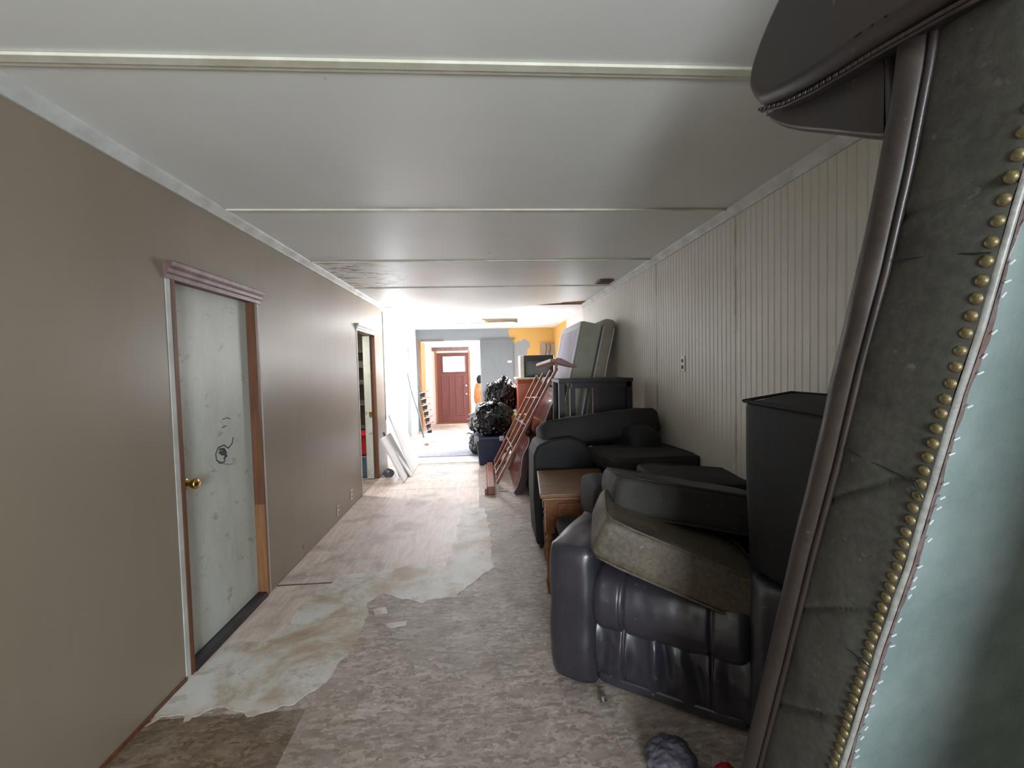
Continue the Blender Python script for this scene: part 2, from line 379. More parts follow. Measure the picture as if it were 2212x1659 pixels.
# floor: base board, plywood sheets, compound patch
fl = struct('floor', bx(-2.7, 2.0, -2.6, 12.3, -.12, 0), MAT['osb'])
def gp(x_, y_): return at(200+x_/2.212, 1000+y_/2.212, Z=.0)
def patch(name, pts, mat, z0, z1, rag=0.0, parent=None, step=.03):
    P = [Vector((p[0], p[1], 0)) for p in pts]; L = []
    for i, a in enumerate(P):
        b = P[(i+1) % len(P)]; d = (b-a).length; nseg = max(1, int(d/step)) if rag else 1
        for j in range(nseg):
            q = a.lerp(b, j/nseg)
            if rag: q = q+Vector((noise.noise(q*9)*rag+noise.noise(q*33)*rag*.22+noise.noise(q*95)*rag*.1, noise.noise(q*9+Vector((9, 9, 0)))*rag+noise.noise(q*33+Vector((3, 0, 0)))*rag*.22+noise.noise(q*95+Vector((3, 5, 0)))*rag*.1, 0))
            if q.x < XL+.004: q.x = XL+.004
            L.append(Vector((q.x, q.y, z0)))
    bm = B(); lo_ = [bm.verts.new(q) for q in L]; hi_ = [bm.verts.new(Vector((q.x, q.y, z1))) for q in L]; n_ = len(L)
    for i in range(n_): bm.faces.new([lo_[i], lo_[(i+1) % n_], hi_[(i+1) % n_], hi_[i]])
    for t in tessellate_polygon([L]):
        try: bm.faces.new([hi_[q] for q in t])
        except ValueError: pass
    return obj(name, bm, mat, parent=parent)
ya = gp(1000, 580).y
e = .004
xs = -.10
patch('floor_sheet', [(XL+e, ya+.006), (xs, ya+.006), (xs, ya+2.3), (XL+e, ya+2.3)], MAT['ply'], 0, .0018, parent=fl)
patch('floor_sheet', [(XL+e, ya+2.306), (xs-.02, ya+2.306), (xs-.02, YE+.1), (XL+e, YE+.1)], MAT['ply'], 0, .0018, parent=fl)
patch('floor_sheet', [(XL+e, 1.95), (gp(900, 960).x, 1.95), (gp(1160, 575).x, ya-.012), (XL+e, ya-.012)], MAT['ply'], 0, .0018, parent=fl)
MAT['osbd'] = osb('dark_strand_board', [(92, 76, 60), (112, 94, 76), (128, 110, 90), (146, 130, 110)], .7)
patch('floor_sheet', [(XL+e, -1.2), (-.80, -1.2), (-.83, 1.9), (XL+e, 1.9)], MAT['osbd'], 0, .0012, parent=fl)
comp = [(1918, 500), (1850, 545), (1780, 600), (1740, 640), (1640, 650), (1560, 668), (1500, 650), (1400, 625), (1335, 640), (1318, 720), (1290, 800), (1240, 880), (1160, 990),
        (1080, 1060), (1000, 1120), (940, 1165), (830, 1190), (760, 1212), (700, 1190), (640, 1160), (560, 1180), (500, 1200), (440, 1245), (400, 1215), (330, 1210), (250, 1262),
        (330, 1155), (440, 1035), (520, 990), (640, 870), (800, 850), (930, 790), (975, 700), (1100, 590), (1150, 570), (1170, 540), (1250, 530), (1420, 510), (1560, 480), (1690, 500), (1730, 420), (1745, 330), (1768, 215), (1870, 215), (1900, 330)]
patch('levelling_patch', [gp(*q) for q in comp], MAT['comp'], 0, .0026, .036, parent=fl, step=.009)
patch('levelling_patch', [gp(*q) for q in [(1395, 770), (1500, 755), (1495, 775), (1420, 792)]], MAT['comp'], 0, .0026, .006, parent=fl, step=.009)
patch('levelling_patch', [gp(*q) for q in [(1340, 700), (1400, 690), (1410, 720), (1350, 725)]], MAT['comp'], 0, .0026, .006, parent=fl, step=.009)
patch('far_floor_sheet', [(XLF, YE+.25), (XRF, YE+.25), (XRF, YB), (XLF, YB)], MAT['farfloor'], 0, .006, parent=fl)
# ceiling panels of the corridor
ce = sroot('ceiling'); ce.location = (0, 3, CH)
Y0 = 1.392; edges = [-2.6, -2.27, -1.05, .17, 1.392, 2.612, 3.832, 5.052, YE]
for i in range(len(edges)-1):
    a, b = edges[i]+.003, edges[i+1]-.003
    bm = B(); nx, ny = 22, 6; g = []
    for iy in range(ny+1):
        row = []
        for ix in range(nx+1):
            X = XL-.02+(XR-XL+.04)*ix/nx; Y = a+(b-a)*iy/ny; sg = .008*math.sin(math.pi*iy/ny)*math.sin(math.pi*ix/nx)
            if i == len(edges)-2:
                t = (iy/ny)**2; fx = math.exp(-((X+.10)/.75)**2); sg += .085*t*fx; Y += .1*(1-fx)*t*0; sg += -.0*t
                if X > .5: sg -= .03*t*(X-.5)
            row.append((X, Y, CH-sg))
        g.append(row)
    V = [[bm.verts.new(q) for q in r] for r in g]; T = [[bm.verts.new((q[0], q[1], q[2]+.012)) for q in r] for r in g]
    for iy in range(ny):
        for ix in range(nx):
            bm.faces.new([V[iy][ix], V[iy+1][ix], V[iy+1][ix+1], V[iy][ix+1]]); bm.faces.new([T[iy][ix], T[iy][ix+1], T[iy+1][ix+1], T[iy+1][ix]])
    for iy in range(ny):
        for ix in (0, nx): bm.faces.new([V[iy][ix], V[iy+1][ix], T[iy+1][ix], T[iy][ix]])
    for ix in range(nx):
        for iy in (0, ny): bm.faces.new([V[iy][ix], V[iy][ix+1], T[iy][ix+1], T[iy][ix]])
    obj('ceiling_panel', bm, MAT['ceil'], parent=ce)
for yy, wd in ((.17, .04), (1.392, .055), (2.612, .03), (3.832, .022), (5.052, .010)):
    bm = B(); box(bm, XL+.03, XR-.03, yy-wd*.5, yy+wd*.1, CH-.011, CH-.001); box(bm, XL+.03, XR-.03, yy+wd*.1, yy+wd*.5, CH-.007, CH-.001)
    obj('ceiling_batten', bm, MAT['batten'], parent=ce, bevel=.002)
# roof void above, far ceiling
struct('ceiling_void', bx(-2.7, 2.0, -2.6, YE+.25, CH+.13, CH+.2), MAT['joist'])
fc = struct('ceiling_far', bx(XLF-.1, XRF+.1, YE+.03, YB+.1, CH+.0, CH+.08), MAT['white'])
o = obj('joist', bx(-1.6, XR+.1, YE+.01, YE+.05, CH-.005, CH+.12), MAT['joist'], parent=fc)
o = obj('joist', bx(.55, XR+.02, YE-.10, YE-.03, CH+.015, CH+.12), MAT['joist'], parent=fc)
# vent hole in the ceiling at the right
p = at(1306, 606, Z=CH)
vt = thing('ceiling_vent', 'small brown slatted vent in the ceiling near the right wall', 'vent', (p.x, p.y, CH-.02))
obj('frame', bx(p.x-.08, p.x+.08, p.y-.10, p.y+.10, CH-.022, CH-.010), MAT['jamb'], parent=vt)
for q in range(4): obj('slat', bx(p.x-.065, p.x+.065, p.y-.08+q*.043, p.y-.06+q*.043, CH-.028, CH-.021), MAT['mahogdark'], parent=vt)
# left wall with two openings
D1a, D1b, D1h = 2.20, 2.925, 1.965
D2a, D2b, D2h = 5.20, 5.985, 1.98
bm = B(); T = XL-.11
for (a, b, z0, z1) in ((-2.6, D1a-.03, 0, CH), (D1a-.03, D1b+.03, D1h+.03, CH), (D1b+.03, D2a-.03, 0, CH), (D2a-.03, D2b+.03, D2h+.03, CH), (D2b+.03, YE, 0, CH)):
    box(bm, T, XL, a, b, z0, z1)
wl = struct('wall_left', bm, MAT['tan'])
# pale worn edge of the wall board at its far end
obj('torn_board_edge', bx(XL-.001, XL+.004, YE-.05, YE, .75, 2.36), MAT['boardedge'], parent=wl)
struct('wall_left_far', (lambda b: (box(b, XLF-.1, XLF, YE, 8.95, 0, CH), box(b, XLF-.1, XLF, 8.95, 9.75, 1.99, CH), box(b, XLF-.1, XLF, 9.75, YB+.1, 0, CH), b)[-1])(B()), MAT['farwhite'])
# right wall: beadboard sheets with real grooves
wr_ = sroot('wall_right'); wr_.location = (XR, 3, 0)
ed = [-2.6, -1.09, .13, 1.35, 2.57, 3.79, 5.01, 6.23, YE+.12]
for i in range(len(ed)-1):
    a, b = ed[i]+.0025, ed[i+1]-.0025; bm = B(); n_ = max(2, round((b-a)/.0508)); pts = [(XR, a)]
    for q in range(1, n_):
        yc = a+(b-a)*q/n_
        if ed[i+1] > 0: pts += [(XR, yc-.006), (XR+.0012, yc-.0030), (XR-.0002, yc), (XR+.0012, yc+.0030), (XR, yc+.006)]
    pts.append((XR, b)); loop = [Vector((x_, y_, 0)) for x_, y_ in pts]+[Vector((XR+.012, b, 0)), Vector((XR+.012, a, 0))]
    obj('beadboard_sheet', prism(bm, loop, (0, 0, CH)), MAT['bead'], parent=wr_)
obj('wall_core', bx(XR+.013, XR+.1, -2.6, YE+.12, 0, CH), MAT['dark'], parent=wr_)
struct('wall_right_far', (lambda b: (box(b, XRF, XRF+.1, YE, 7.65, 0, CH), box(b, XRF, XRF+.1, 9.25, YB+.1, 0, CH), box(b, XRF, XRF+.1, 7.65, 9.25, 0, .7), box(b, XRF, XRF+.1, 7.65, 9.25, 1.92, CH), b)[-1])(B()), MAT['sidefar'])
wn = sroot('window_1'); wn.location = (XRF, 8.6, 0)
for a in (7.65, 8.43, 9.21): obj('window_frame', bx(XRF+.02, XRF+.08, a, a+.04, .7, 1.92), MAT['trim'], parent=wn)
for a in (.7, 1.88): obj('window_frame', bx(XRF+.02, XRF+.08, 7.69, 9.21, a, a+.04), MAT['trim'], parent=wn)
# rear wall with window (behind the camera)
struct('wall_rear', (lambda b: (box(b, -2.7, -.4, -2.6, -2.5, 0, CH), box(b, .6, 2, -2.6, -2.5, 0, CH), box(b, -.4, .6, -2.6, -2.5, 0, .78), box(b, -.4, .6, -2.6, -2.5, 1.92, CH), b)[-1])(B()), MAT['tan'])
wn = sroot('window_2'); wn.location = (.1, -2.55, 0)
for a in (-.4, .56): obj('window_frame', bx(a, a+.04, -2.59, -2.52, .78, 1.92), MAT['trim'], parent=wn)
for a in (.78, 1.88): obj('window_frame', bx(-.36, .56, -2.59, -2.52, a, a+.04), MAT['trim'], parent=wn)
struct('shade_wall', bx(.58, XR-.002, -.20, -.08, 0, CH-.03), MAT['tan'])  # partial wall added out of view to shade the upended sofa's right side
# back wall of the far room with doorway
DX0, DX1, DZ = -1.555, -.085, 2.13
DX0 = at(906, 800, Y=YB).x; DX1 = at(1038, 800, Y=YB).x; DZ = at(970, 736, Y=YB).z
struct('wall_back', (lambda b: (box(b, XLF-.1, DX0, YB, YB+.1, 0, CH), box(b, DX0, DX1, YB, YB+.1, DZ, CH), box(b, DX1, XRF+.1, YB, YB+.1, 0, CH), b)[-1])(B()), MAT['back'])
tr = sroot('trim_1'); tr.location = (0, YB, 0)
obj('casing_board', bx(DX0-.01, DX0+.05, YB-.02, YB-.001, 0, DZ+.03), MAT['jamb2'], parent=tr)
obj('casing_board', bx(DX0+.05, DX0+.60, YB-.02, YB-.001, DZ-.01, DZ+.03), MAT['mauve'], parent=tr)
# entry beyond the doorway
YF = at(980, 921, Z=0).y
YF = 11.75
fx0, fx1 = at(945, 840, Y=YF).x, at(1013, 840, Y=YF).x
ftop = at(980, 762, Y=YF).z
struct('wall_entry', (lambda b: (box(b, -1.75, fx0-.05, YF, YF+.1, 0, CH), box(b, fx1+.05, 1.0, YF, YF+.1, 0, CH), box(b, fx0-.05, fx1+.05, YF, YF+.1, ftop+.05, CH), b)[-1])(B()), MAT['farwhite'])
struct('wall_entry_left', bx(-1.72, XLF-.0, YB+.1, YF, 0, CH), MAT['farwhite'])
struct('wall_entry_right', (lambda b: (box(b, .8, .9, YB+.1, 11.0, 0, CH), box(b, .8, .9, 11.9, YF+.1, 0, CH), box(b, .8, .9, 11.0, 11.9, 0, .85), box(b, .8, .9, 11.0, 11.9, 2.05, CH), b)[-1])(B()), MAT['farwhite'])
struct('ceiling_entry', bx(-1.8, 1.0, YB+.1, YF+.1, CH, CH+.08), MAT['white'])
pn = sroot('trim_2'); pn.location = (XLF, 11, 0)
for q in range(5): obj('panelling_board', bx(XLF+.002, XLF+.022, YB+.12+q*.245, YB+.12+q*.245+.24, 0, 2.2), MAT['orangewood'], parent=pn)
# crown trims
def crown(name, X, s, ya_, yb_, mat=MAT['trim']):
    loop = [(X, ya_, CH-.055), (X+s*.010, ya_, CH-.055), (X+s*.013, ya_, CH-.040), (X+s*.036, ya_, CH-.012), (X+s*.040, ya_, CH-.001), (X, ya_, CH-.001)]
    return struct(name, prism(B(), loop, (0, yb_-ya_, 0)), mat)
crown('trim_3', XL, 1, -2.5, YE); crown('trim_4', XR, -1, -2.5, YE+.1)
struct('baseboard_left', bx(XL+.001, XL+.008, -2.5, D1a-.06, 0, .02), MAT['jamb'])

# ---- door 1: closed white slab in brown jambs
d1 = sroot('door_1'); d1.location = (XL-.05, (D1a+D1b)/2, 0)
obj('door_slab', bx(XL-.085, XL-.05, D1a+.005, D1b-.005, .035, D1h-.01), MAT['doorw'], parent=d1)
obj('jamb', bx(XL-.11, XL+.006, D1a-.028, D1a, 0, D1h+.02), MAT['jamb'], parent=d1)
obj('jamb', bx(XL-.11, XL+.006, D1b, D1b+.028, .62, D1h+.02), MAT['jamb'], parent=d1)
obj('jamb', bx(XL-.11, XL+.007, D1b, D1b+.029, 0, .62), MAT['jamb2'], parent=d1, label='lighter replaced lower piece of the door jamb')
obj('jamb', bx(XL-.11, XL+.006, D1a, D1b, D1h-.01, D1h+.02), MAT['jamb'], parent=d1)
obj('edge_strip', bx(XL-.001, XL+.004, D1a-.058, D1a-.029, 0, D1h+.03), MAT['trim'], parent=d1)
obj('edge_strip', bx(XL-.001, XL+.004, D1b+.030, D1b+.052, 0, D1h+.03), MAT['trim'], parent=d1)
def cap_loop(y, z0, s=1.0):
    return [(XL, y, z0), (XL+.012*s, y, z0), (XL+.014*s, y, z0+.02), (XL+.024*s, y, z0+.028), (XL+.026*s, y, z0+.045), (XL+.040*s, y, z0+.058), (XL+.046*s, y, z0+.075), (XL+.046*s, y, z0+.082), (XL, y, z0+.082)]
obj('head_moulding', prism(B(), cap_loop(D1a-.065, D1h-.012), (0, D1b-D1a+.13, 0)), MAT['mauve'], parent=d1)
obj('threshold', prism(B(), [(XL-.10, D1a, .001), (XL+.012, D1a, .001), (XL-.0, D1a, .028), (XL-.10, D1a, .034)], (0, D1b-D1a, 0)), MAT['dark_thr'], parent=d1)
kp = at(395, 1048, X=XL-.05)
bm = B(); tube(bm, [(XL-.052, kp.y+.02, kp.z), (XL-.046, kp.y+.02, kp.z), (XL-.044, kp.y+.02, kp.z)], [.030, .030, .02], 20)
tube(bm, [(XL-.046, kp.y+.02, kp.z), (XL-.020, kp.y+.02, kp.z)], .011, 14)
tube(bm, [(XL-.026, kp.y+.02, kp.z), (XL-.018, kp.y+.02, kp.z), (XL-.004, kp.y+.02, kp.z), (XL+.008, kp.y+.02, kp.z), (XL+.014, kp.y+.02, kp.z)], [.012, .022, .028, .026, .016], 24)
obj('knob', bm, MAT['brass'], parent=d1, smooth=True)
# black scrawl on the door
def ribbon(pts, wd, parent, name='marker_scrawl'):
    bm = B(); P = [at(300+a/1.729, 540+b/1.728, X=XL-.05) for a, b in pts]
    for i in range(len(P)-1):
        a, b = P[i], P[i+1]; d = (b-a); n_ = Vector((0, -d.z, d.y)).normalized()*wd/2; e_ = d.normalized()*wd*.3
        q = [a-n_-e_, b-n_+e_, b+n_+e_, a+n_-e_]; hexa(bm, [Vector((XL-.0505, v.y, v.z)) for v in q]+[Vector((XL-.0493-.0001*i % .0004, v.y, v.z)) for v in q])
    return obj(name, bm, MAT['ink'], parent=parent)
ribbon([(352, 700), (348, 722), (334, 740), (318, 728), (296, 738), (287, 762), (290, 785), (306, 795), (320, 790), (322, 770), (310, 752)], .008, d1)
ribbon([(300, 745), (318, 742), (326, 756), (312, 764), (300, 756), (316, 750), (328, 768), (318, 778)], .012, d1)
ribbon([(313, 632), (330, 626), (342, 631)], .005, d1); ribbon([(312, 662), (326, 656)], .005, d1); ribbon([(296, 795), (330, 800), (350, 800)], .003, d1)

# ---- doorway 2: opening into a dim closet
d2 = sroot('door_2'); d2.location = (XL-.05, (D2a+D2b)/2, 0)
obj('jamb', bx(XL-.11, XL+.005, D2a-.025, D2a, 0, D2h+.02), MAT['trim'], parent=d2, label='white near jamb')
obj('jamb', bx(XL-.055, XL+.006, D2b, D2b+.03, 0, D2h+.02), MAT['jamb'], parent=d2, label='brown far jamb')
obj('door_leaf', bx(XL-.15, XL-.058, D2b-.02, D2b+.015, 0.01, D2h-.02), MAT['doorw'], parent=d2, label='white edge of the opened door')
obj('strike_plate', bx(XL-.095, XL-.052, D2b-.027, D2b-.0205, .86, .93), MAT['brass'], parent=d2)
obj('jamb', bx(XL-.11, XL+.006, D2a, D2b, D2h-.01, D2h+.02), MAT['jamb'], parent=d2)
obj('head_moulding', prism(B(), cap_loop(D2a-.05, D2h-.008, .9), (0, D2b-D2a+.12, 0)), MAT['trim'], parent=d2)
struct('wall_closet', (lambda b: (box(b, -2.75, -2.65, 4.6, 7.2, 0, CH), box(b, -2.65, XLF-.1, 7.05, 7.15, 0, CH), box(b, -2.65, T, 4.6, 4.7, 0, CH), b)[-1])(B()), MAT['closet'])
struct('ceiling_closet', bx(-2.7, T, 4.6, 7.1, CH-.2, CH-.1), MAT['closet'])
cs = thing('closet_shelving', 'dark plank shelves across the end of the dim closet', 'shelves', (-2.15, 6.8, 0))
for z_ in (.62, .98, 1.30, 1.55, 1.78): obj('shelf', bx(-2.64, -1.75, 6.65, 7.04, z_-.012, z_+.012), MAT['boardedge'], parent=cs)
obj('upright', bx(-1.74, -1.72, 6.6, 7.04, 0, 2.0), MAT['boardedge'], parent=cs)
p = at(784, 972, Y=6.0)
rb = thing('plastic_crate', 'red plastic crate low inside the closet doorway', 'crate', (-1.80, 6.25, .3))
bm = B(); hexa(bm, [(-1.94, 6.1, .31), (-1.66, 6.1, .31), (-1.66, 6.4, .31), (-1.94, 6.4, .31), (-1.98, 6.06, .60), (-1.64, 6.06, .60), (-1.64, 6.44, .60), (-1.98, 6.44, .60)]); obj('body', bm, MAT['red'], parent=rb, bevel=.01)
obj('rim', bx(-2.0, -1.63, 6.04, 6.46, .59, .615), MAT['red'], parent=rb, bevel=.006)
tag(obj('storage_box', bx(-2.0, -1.63, 6.05, 6.5, 0, .30), MAT['blue'], bevel=.015), 'blue-grey box under the red crate inside the closet', 'box')
tag(obj('floor_bag', blob((-2.2, 6.45, .2), .18, .18, .2, .25, 2, 4), MAT['dark']), 'dark bag on the closet floor beside the red crate', 'bag')

# ---- door 3: grey slab in the far left wall
d3 = sroot('door_3'); d3.location = (XLF-.05, 9.35, 0)
obj('door_slab', bx(XLF-.08, XLF-.045, 8.97, 9.73, .01, 1.97), MAT['greypaint'], parent=d3)
obj('casing', bx(XLF, XLF+.012, 8.89, 8.96, 0, 2.0), MAT['trim'], parent=d3); obj('casing', bx(XLF, XLF+.012, 9.74, 9.81, 0, 2.0), MAT['trim'], parent=d3)
obj('casing', bx(XLF, XLF+.012, 8.89, 9.81, 2.0, 2.07), MAT['trim'], parent=d3)

# ---- front door (door_4)
d4 = sroot('door_4'); d4.location = ((fx0+fx1)/2, YF, 0)
W = fx1-fx0; wz0, wz1 = at(980, 803, Y=YF).z, at(980, 770, Y=YF).z; wx0, wx1 = at(957, 790, Y=YF).x, at(1004, 790, Y=YF).x
bm = B(); y0, y1 = YF-.01, YF+.035
box(bm, fx0, fx1, y0, y1, .03, wz0); box(bm, fx0, fx1, y0, y1, wz1, ftop); box(bm, fx0, wx0, y0, y1, wz0, wz1); box(bm, wx1, fx1, y0, y1, wz0, wz1)
obj('door_slab', bm, MAT['reddoor'], parent=d4)
def ring(x0, x1, z0, z1, y, t=.018, d=.012):
    b = B(); box(b, x0, x1, y-d, y, z0, z0+t); box(b, x0, x1, y-d, y, z1-t, z1); box(b, x0, x0+t, y-d, y, z0+t, z1-t); box(b, x1-t, x1, y-d, y, z0+t, z1-t); return b
obj('window_surround', ring(wx0-.03, wx1+.03, wz0-.03, wz1+.03, y0, .032, .014), MAT['reddoor'], parent=d4, bevel=.008)
for a, b in ((.14, .42), (.58, .86)):
    obj('raised_panel', ring(fx0+W*a, fx0+W*b, .22, wz0-.10, y0, .03, .010), MAT['reddoor'], parent=d4, bevel=.006)
k = N('frosted_bright_pane'); k.col((.95, .97, 1)); k.rough(.35); k.b.inputs['Transmission Weight'].default_value = 1.0; k.b.inputs['IOR'].default_value = 1.05
obj('pane', bx(wx0, wx1, YF+.008, YF+.014, wz0, wz1), k.m, parent=d4)
for z_ in (at(1008, 833, Y=YF).z, at(1008, 851, Y=YF).z):
    bm = B(); xk = fx1-.075; tube(bm, [(xk, y0, z_), (xk, y0-.03, z_), (xk, y0-.045, z_), (xk, y0-.075, z_)], [.032, .014, .034, .026], 14); obj('knob' if z_ < 1.0 else 'deadbolt', bm, MAT['chrome'], parent=d4, smooth=True)
obj('frame', bx(fx0-.05, fx0, YF-.02, YF+.08, 0, ftop+.05), MAT['jamb2'], parent=d4); obj('frame', bx(fx1, fx1+.05, YF-.02, YF+.08, 0, ftop+.05), MAT['jamb2'], parent=d4)
obj('frame', bx(fx0, fx1, YF-.02, YF+.08, ftop, ftop+.05), MAT['cream'], parent=d4)
obj('head_board', bx(fx0-.12, fx1+.02, YF-.02, YF-.001, ftop+.055, ftop+.15), MAT['mauve'], parent=d4)
obj('sill', bx(fx0-.05, fx1+.05, YF-.06, YF+.06, .001, .03), MAT['jamb'], parent=d4)

# ------------------------------------------------------------------ far room things
p0 = at(978, 693, Z=CH-.03); p1 = at(1117, 692, Z=CH-.03)
yl = (p0.y+p1.y)/2
fx = thing('tube_light_fixture', 'unlit ceiling fluorescent fixture with bare tubes in the far room', 'light', ((p0.x+p1.x)/2, yl, CH-.06))
obj('housing', prism(B(), [(p0.x, yl-.06, CH-.001), (p0.x, yl-.05, CH-.045), (p0.x, yl+.05, CH-.045), (p0.x, yl+.06, CH-.001)], (p1.x-p0.x, 0, 0)), MAT['housing'], parent=fx)
for s in (-.028, .028): obj('tube', tube(B(), [(p0.x+.03, yl+s, CH-.062), (p1.x-.03, yl+s, CH-.062)], .013, 10), MAT['housing'], parent=fx, smooth=True)
for a in (p0.x, p1.x-.03): obj('tube_holder', bx(a, a+.03, yl-.055, yl+.055, CH-.082, CH-.045), MAT['housing'], parent=fx)
# bright roof light
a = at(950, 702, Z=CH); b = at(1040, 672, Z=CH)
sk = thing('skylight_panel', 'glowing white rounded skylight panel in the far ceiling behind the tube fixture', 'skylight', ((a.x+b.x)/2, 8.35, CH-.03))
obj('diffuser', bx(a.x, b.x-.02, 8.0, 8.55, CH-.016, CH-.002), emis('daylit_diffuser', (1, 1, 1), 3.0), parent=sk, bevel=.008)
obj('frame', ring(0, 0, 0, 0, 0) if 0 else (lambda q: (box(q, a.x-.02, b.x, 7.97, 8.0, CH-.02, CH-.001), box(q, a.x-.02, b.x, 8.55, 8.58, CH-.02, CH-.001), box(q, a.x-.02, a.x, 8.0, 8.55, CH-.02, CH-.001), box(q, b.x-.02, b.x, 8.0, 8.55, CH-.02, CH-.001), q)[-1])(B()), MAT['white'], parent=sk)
# grey boxed panel on back wall
x0, x1 = at(1041, 800, Y=YB-.06).x, at(1109, 800, Y=YB-.06).x
gpn = thing('sliding_door_panel', 'tall grey-painted flat panel on the back wall right of the doorway', 'panel', ((x0+x1)/2, YB-.04, 0))
obj('slab', bx(x0, x1, YB-.06, YB-.012, .01, DZ), MAT['greypaint'], parent=gpn)
obj('track', bx(x0, x1+.05, YB-.05, YB-.001, DZ+.003, DZ+.03), MAT['greypaint'], parent=gpn)
p = at(1101, 781, Y=YB-.065)
tag(obj('switch_plate', bx(p.x-.05, p.x+.05, YB-.068, YB-.0605, p.z-.025, p.z+.025), MAT['cream']), 'small white plate on the grey panel of the back wall', 'switch')
p = at(1183, 752, Y=YB-.05); q = at(1205, 766, Y=YB-.05)
eb = thing('fuse_box', 'beige fuse box with hanging wires on the yellow back wall', 'fuse box', (p.x, YB-.05, p.z-.15))
obj('case', bx(p.x-.17, p.x+.2, YB-.08, YB-.001, p.z-.17, p.z+.12), MAT['closet'], parent=eb, bevel=.005)
for s in (-.06, 0.03): obj('wire', tube(B(), [(p.x+s, YB-.085, p.z+.10), (p.x+s+.03, YB-.11, p.z+.05), (p.x+s+.02, YB-.10, p.z-.05), (p.x+s-.02, YB-.10, p.z-.22)], .006, 6), MAT['dark'], parent=eb)
# grey runner on the far floor
L = [at(903, 989, Z=.0), at(1035, 985, Z=.0), at(1030, 958, Z=0), at(930, 960, Z=0)]
rg = obj('floor_runner', prism(B(), [Vector((v.x, v.y, .007)) for v in L], (0, 0, .008)), MAT['mat']); tag(rg, 'grey-blue runner lying across the bright far floor', 'rug')
# leaning stick
tag(obj('leaning_stick', tube(B(), [at(880, 806, Y=9.0), at(890, 850, Y=9.05), at(905, 895, Y=9.2), at(916, 948, Y=9.4)], [.006, .012, .018, .02], 7), MAT['boardedge']), 'thin crooked stick leaning beside the grey door in the far room', 'stick')
# rack of trays beside the entry doorway
xr_, yr_ = at(920, 900, Y=10.1).x, 10.1
rk = thing('tray_rack', 'dark stepped rack of small metal trays beside the front entry', 'rack', (xr_, yr_, 0))
for i in range(7):
    z_ = .09+i*.145; xx = xr_+.10-.022*i
    obj('tray', obox(B(), (xx, yr_, z_), (1, 0, .22), (0, 1, 0), (-.22, 0, 1), .17, .22, .016), MAT['chrome'], parent=rk)
    obj('block', obox(B(), (xx-.03, yr_+.06, z_-.06), (1, 0, -.15), (0, 1, 0), (.15, 0, 1), .09, .1, .10), MAT['blackwood'], parent=rk)
obj('side_post', bar(B(), (xr_+.04, yr_+.1, .0), (xr_-.16, yr_+.1, 1.1), .03, .03), MAT['boardedge'], parent=rk)
# coat and hat hanging by the front door
p = at(1036, 820, Y=11.2)
ct = thing('hanging_coat', 'dark hood and orange coat hanging right of the front door', 'coat', (p.x, 11.2, p.z-.7))
obj('hood', blob((p.x, 11.2, p.z), .08, .08, .12, .15, 2, 3, 4), MAT['dark'], parent=ct, smooth=True)
obj('coat_body', blob((p.x-.02, 11.2, p.z-.38), .13, .10, .30, .25, 2.5, 5, 4), MAT['orangewood'], parent=ct, smooth=True)
obj('hook', bx(p.x-.012, p.x+.012, 11.22, YF, p.z+.05, p.z+.08), MAT['chrome'], parent=ct)
# chest of drawers with television
X0 = at(1116, 815, Y=7.0).x; X1 = X0+.80; zt = at(1116, 816, Y=7.0).z
ch = thing('chest_of_drawers', 'tall cherry chest of drawers with pale top behind the bin bags', 'chest', ((X0+X1)/2, 7.25, 0))
obj('body', bx(X0+.02, X1-.02, 7.03, 7.5, .06, zt-.03), MAT['cherry'], parent=ch)
obj('top', bx(X0-.01, X1+.01, 6.98, 7.52, zt-.03, zt), MAT['cream'], parent=ch, bevel=.006)
obj('cornice', prism(B(), [(X0+.015, 7.03, zt-.031), (X0+.015, 7.0, zt-.031), (X0+.015, 7.025, zt-.10)], (X1-X0-.03, 0, 0)), MAT['cherry'], parent=ch)
for i in range(5):
    z0 = .10+i*(zt-.22)/5; dr = obj('drawer', bx(X0+.10, X1-.06, 7.008, 7.03, z0+.01, z0+(zt-.22)/5-.01), MAT['cherry'], parent=ch, bevel=.005)
    for s in (.25, .6): obj('knob', tube(B(), [(X0+s, 7.008, z0+.1), (X0+s, 6.985, z0+.1)], .014, 8), MAT['brass'], parent=dr)
obj('plinth', bx(X0+.01, X1-.01, 7.02, 7.5, 0, .06), MAT['cherry'], parent=ch)
a = at(1123, 768, Y=7.1)
tv = thing('television', 'old black box television with pale side standing on the cherry chest', 'television', (a.x+.28, 7.25, zt))
obj('case', bx(a.x+.065, a.x+.56, 7.08, 7.45, zt+.001, a.z), MAT['blackwood'], parent=tv, bevel=.012)
obj('side_panel', bx(a.x, a.x+.064, 7.07, 7.45, zt+.001, a.z), MAT['cream'], parent=tv, bevel=.008)
obj('screen_surround', ring(a.x+.10, a.x+.50, zt+.02, a.z-.10, 7.08, .03, .02), MAT['boardedge'], parent=tv)
obj('screen', bx(a.x+.13, a.x+.47, 7.07, 7.078, zt+.05, a.z-.13), MAT['glassgrey'], parent=tv)

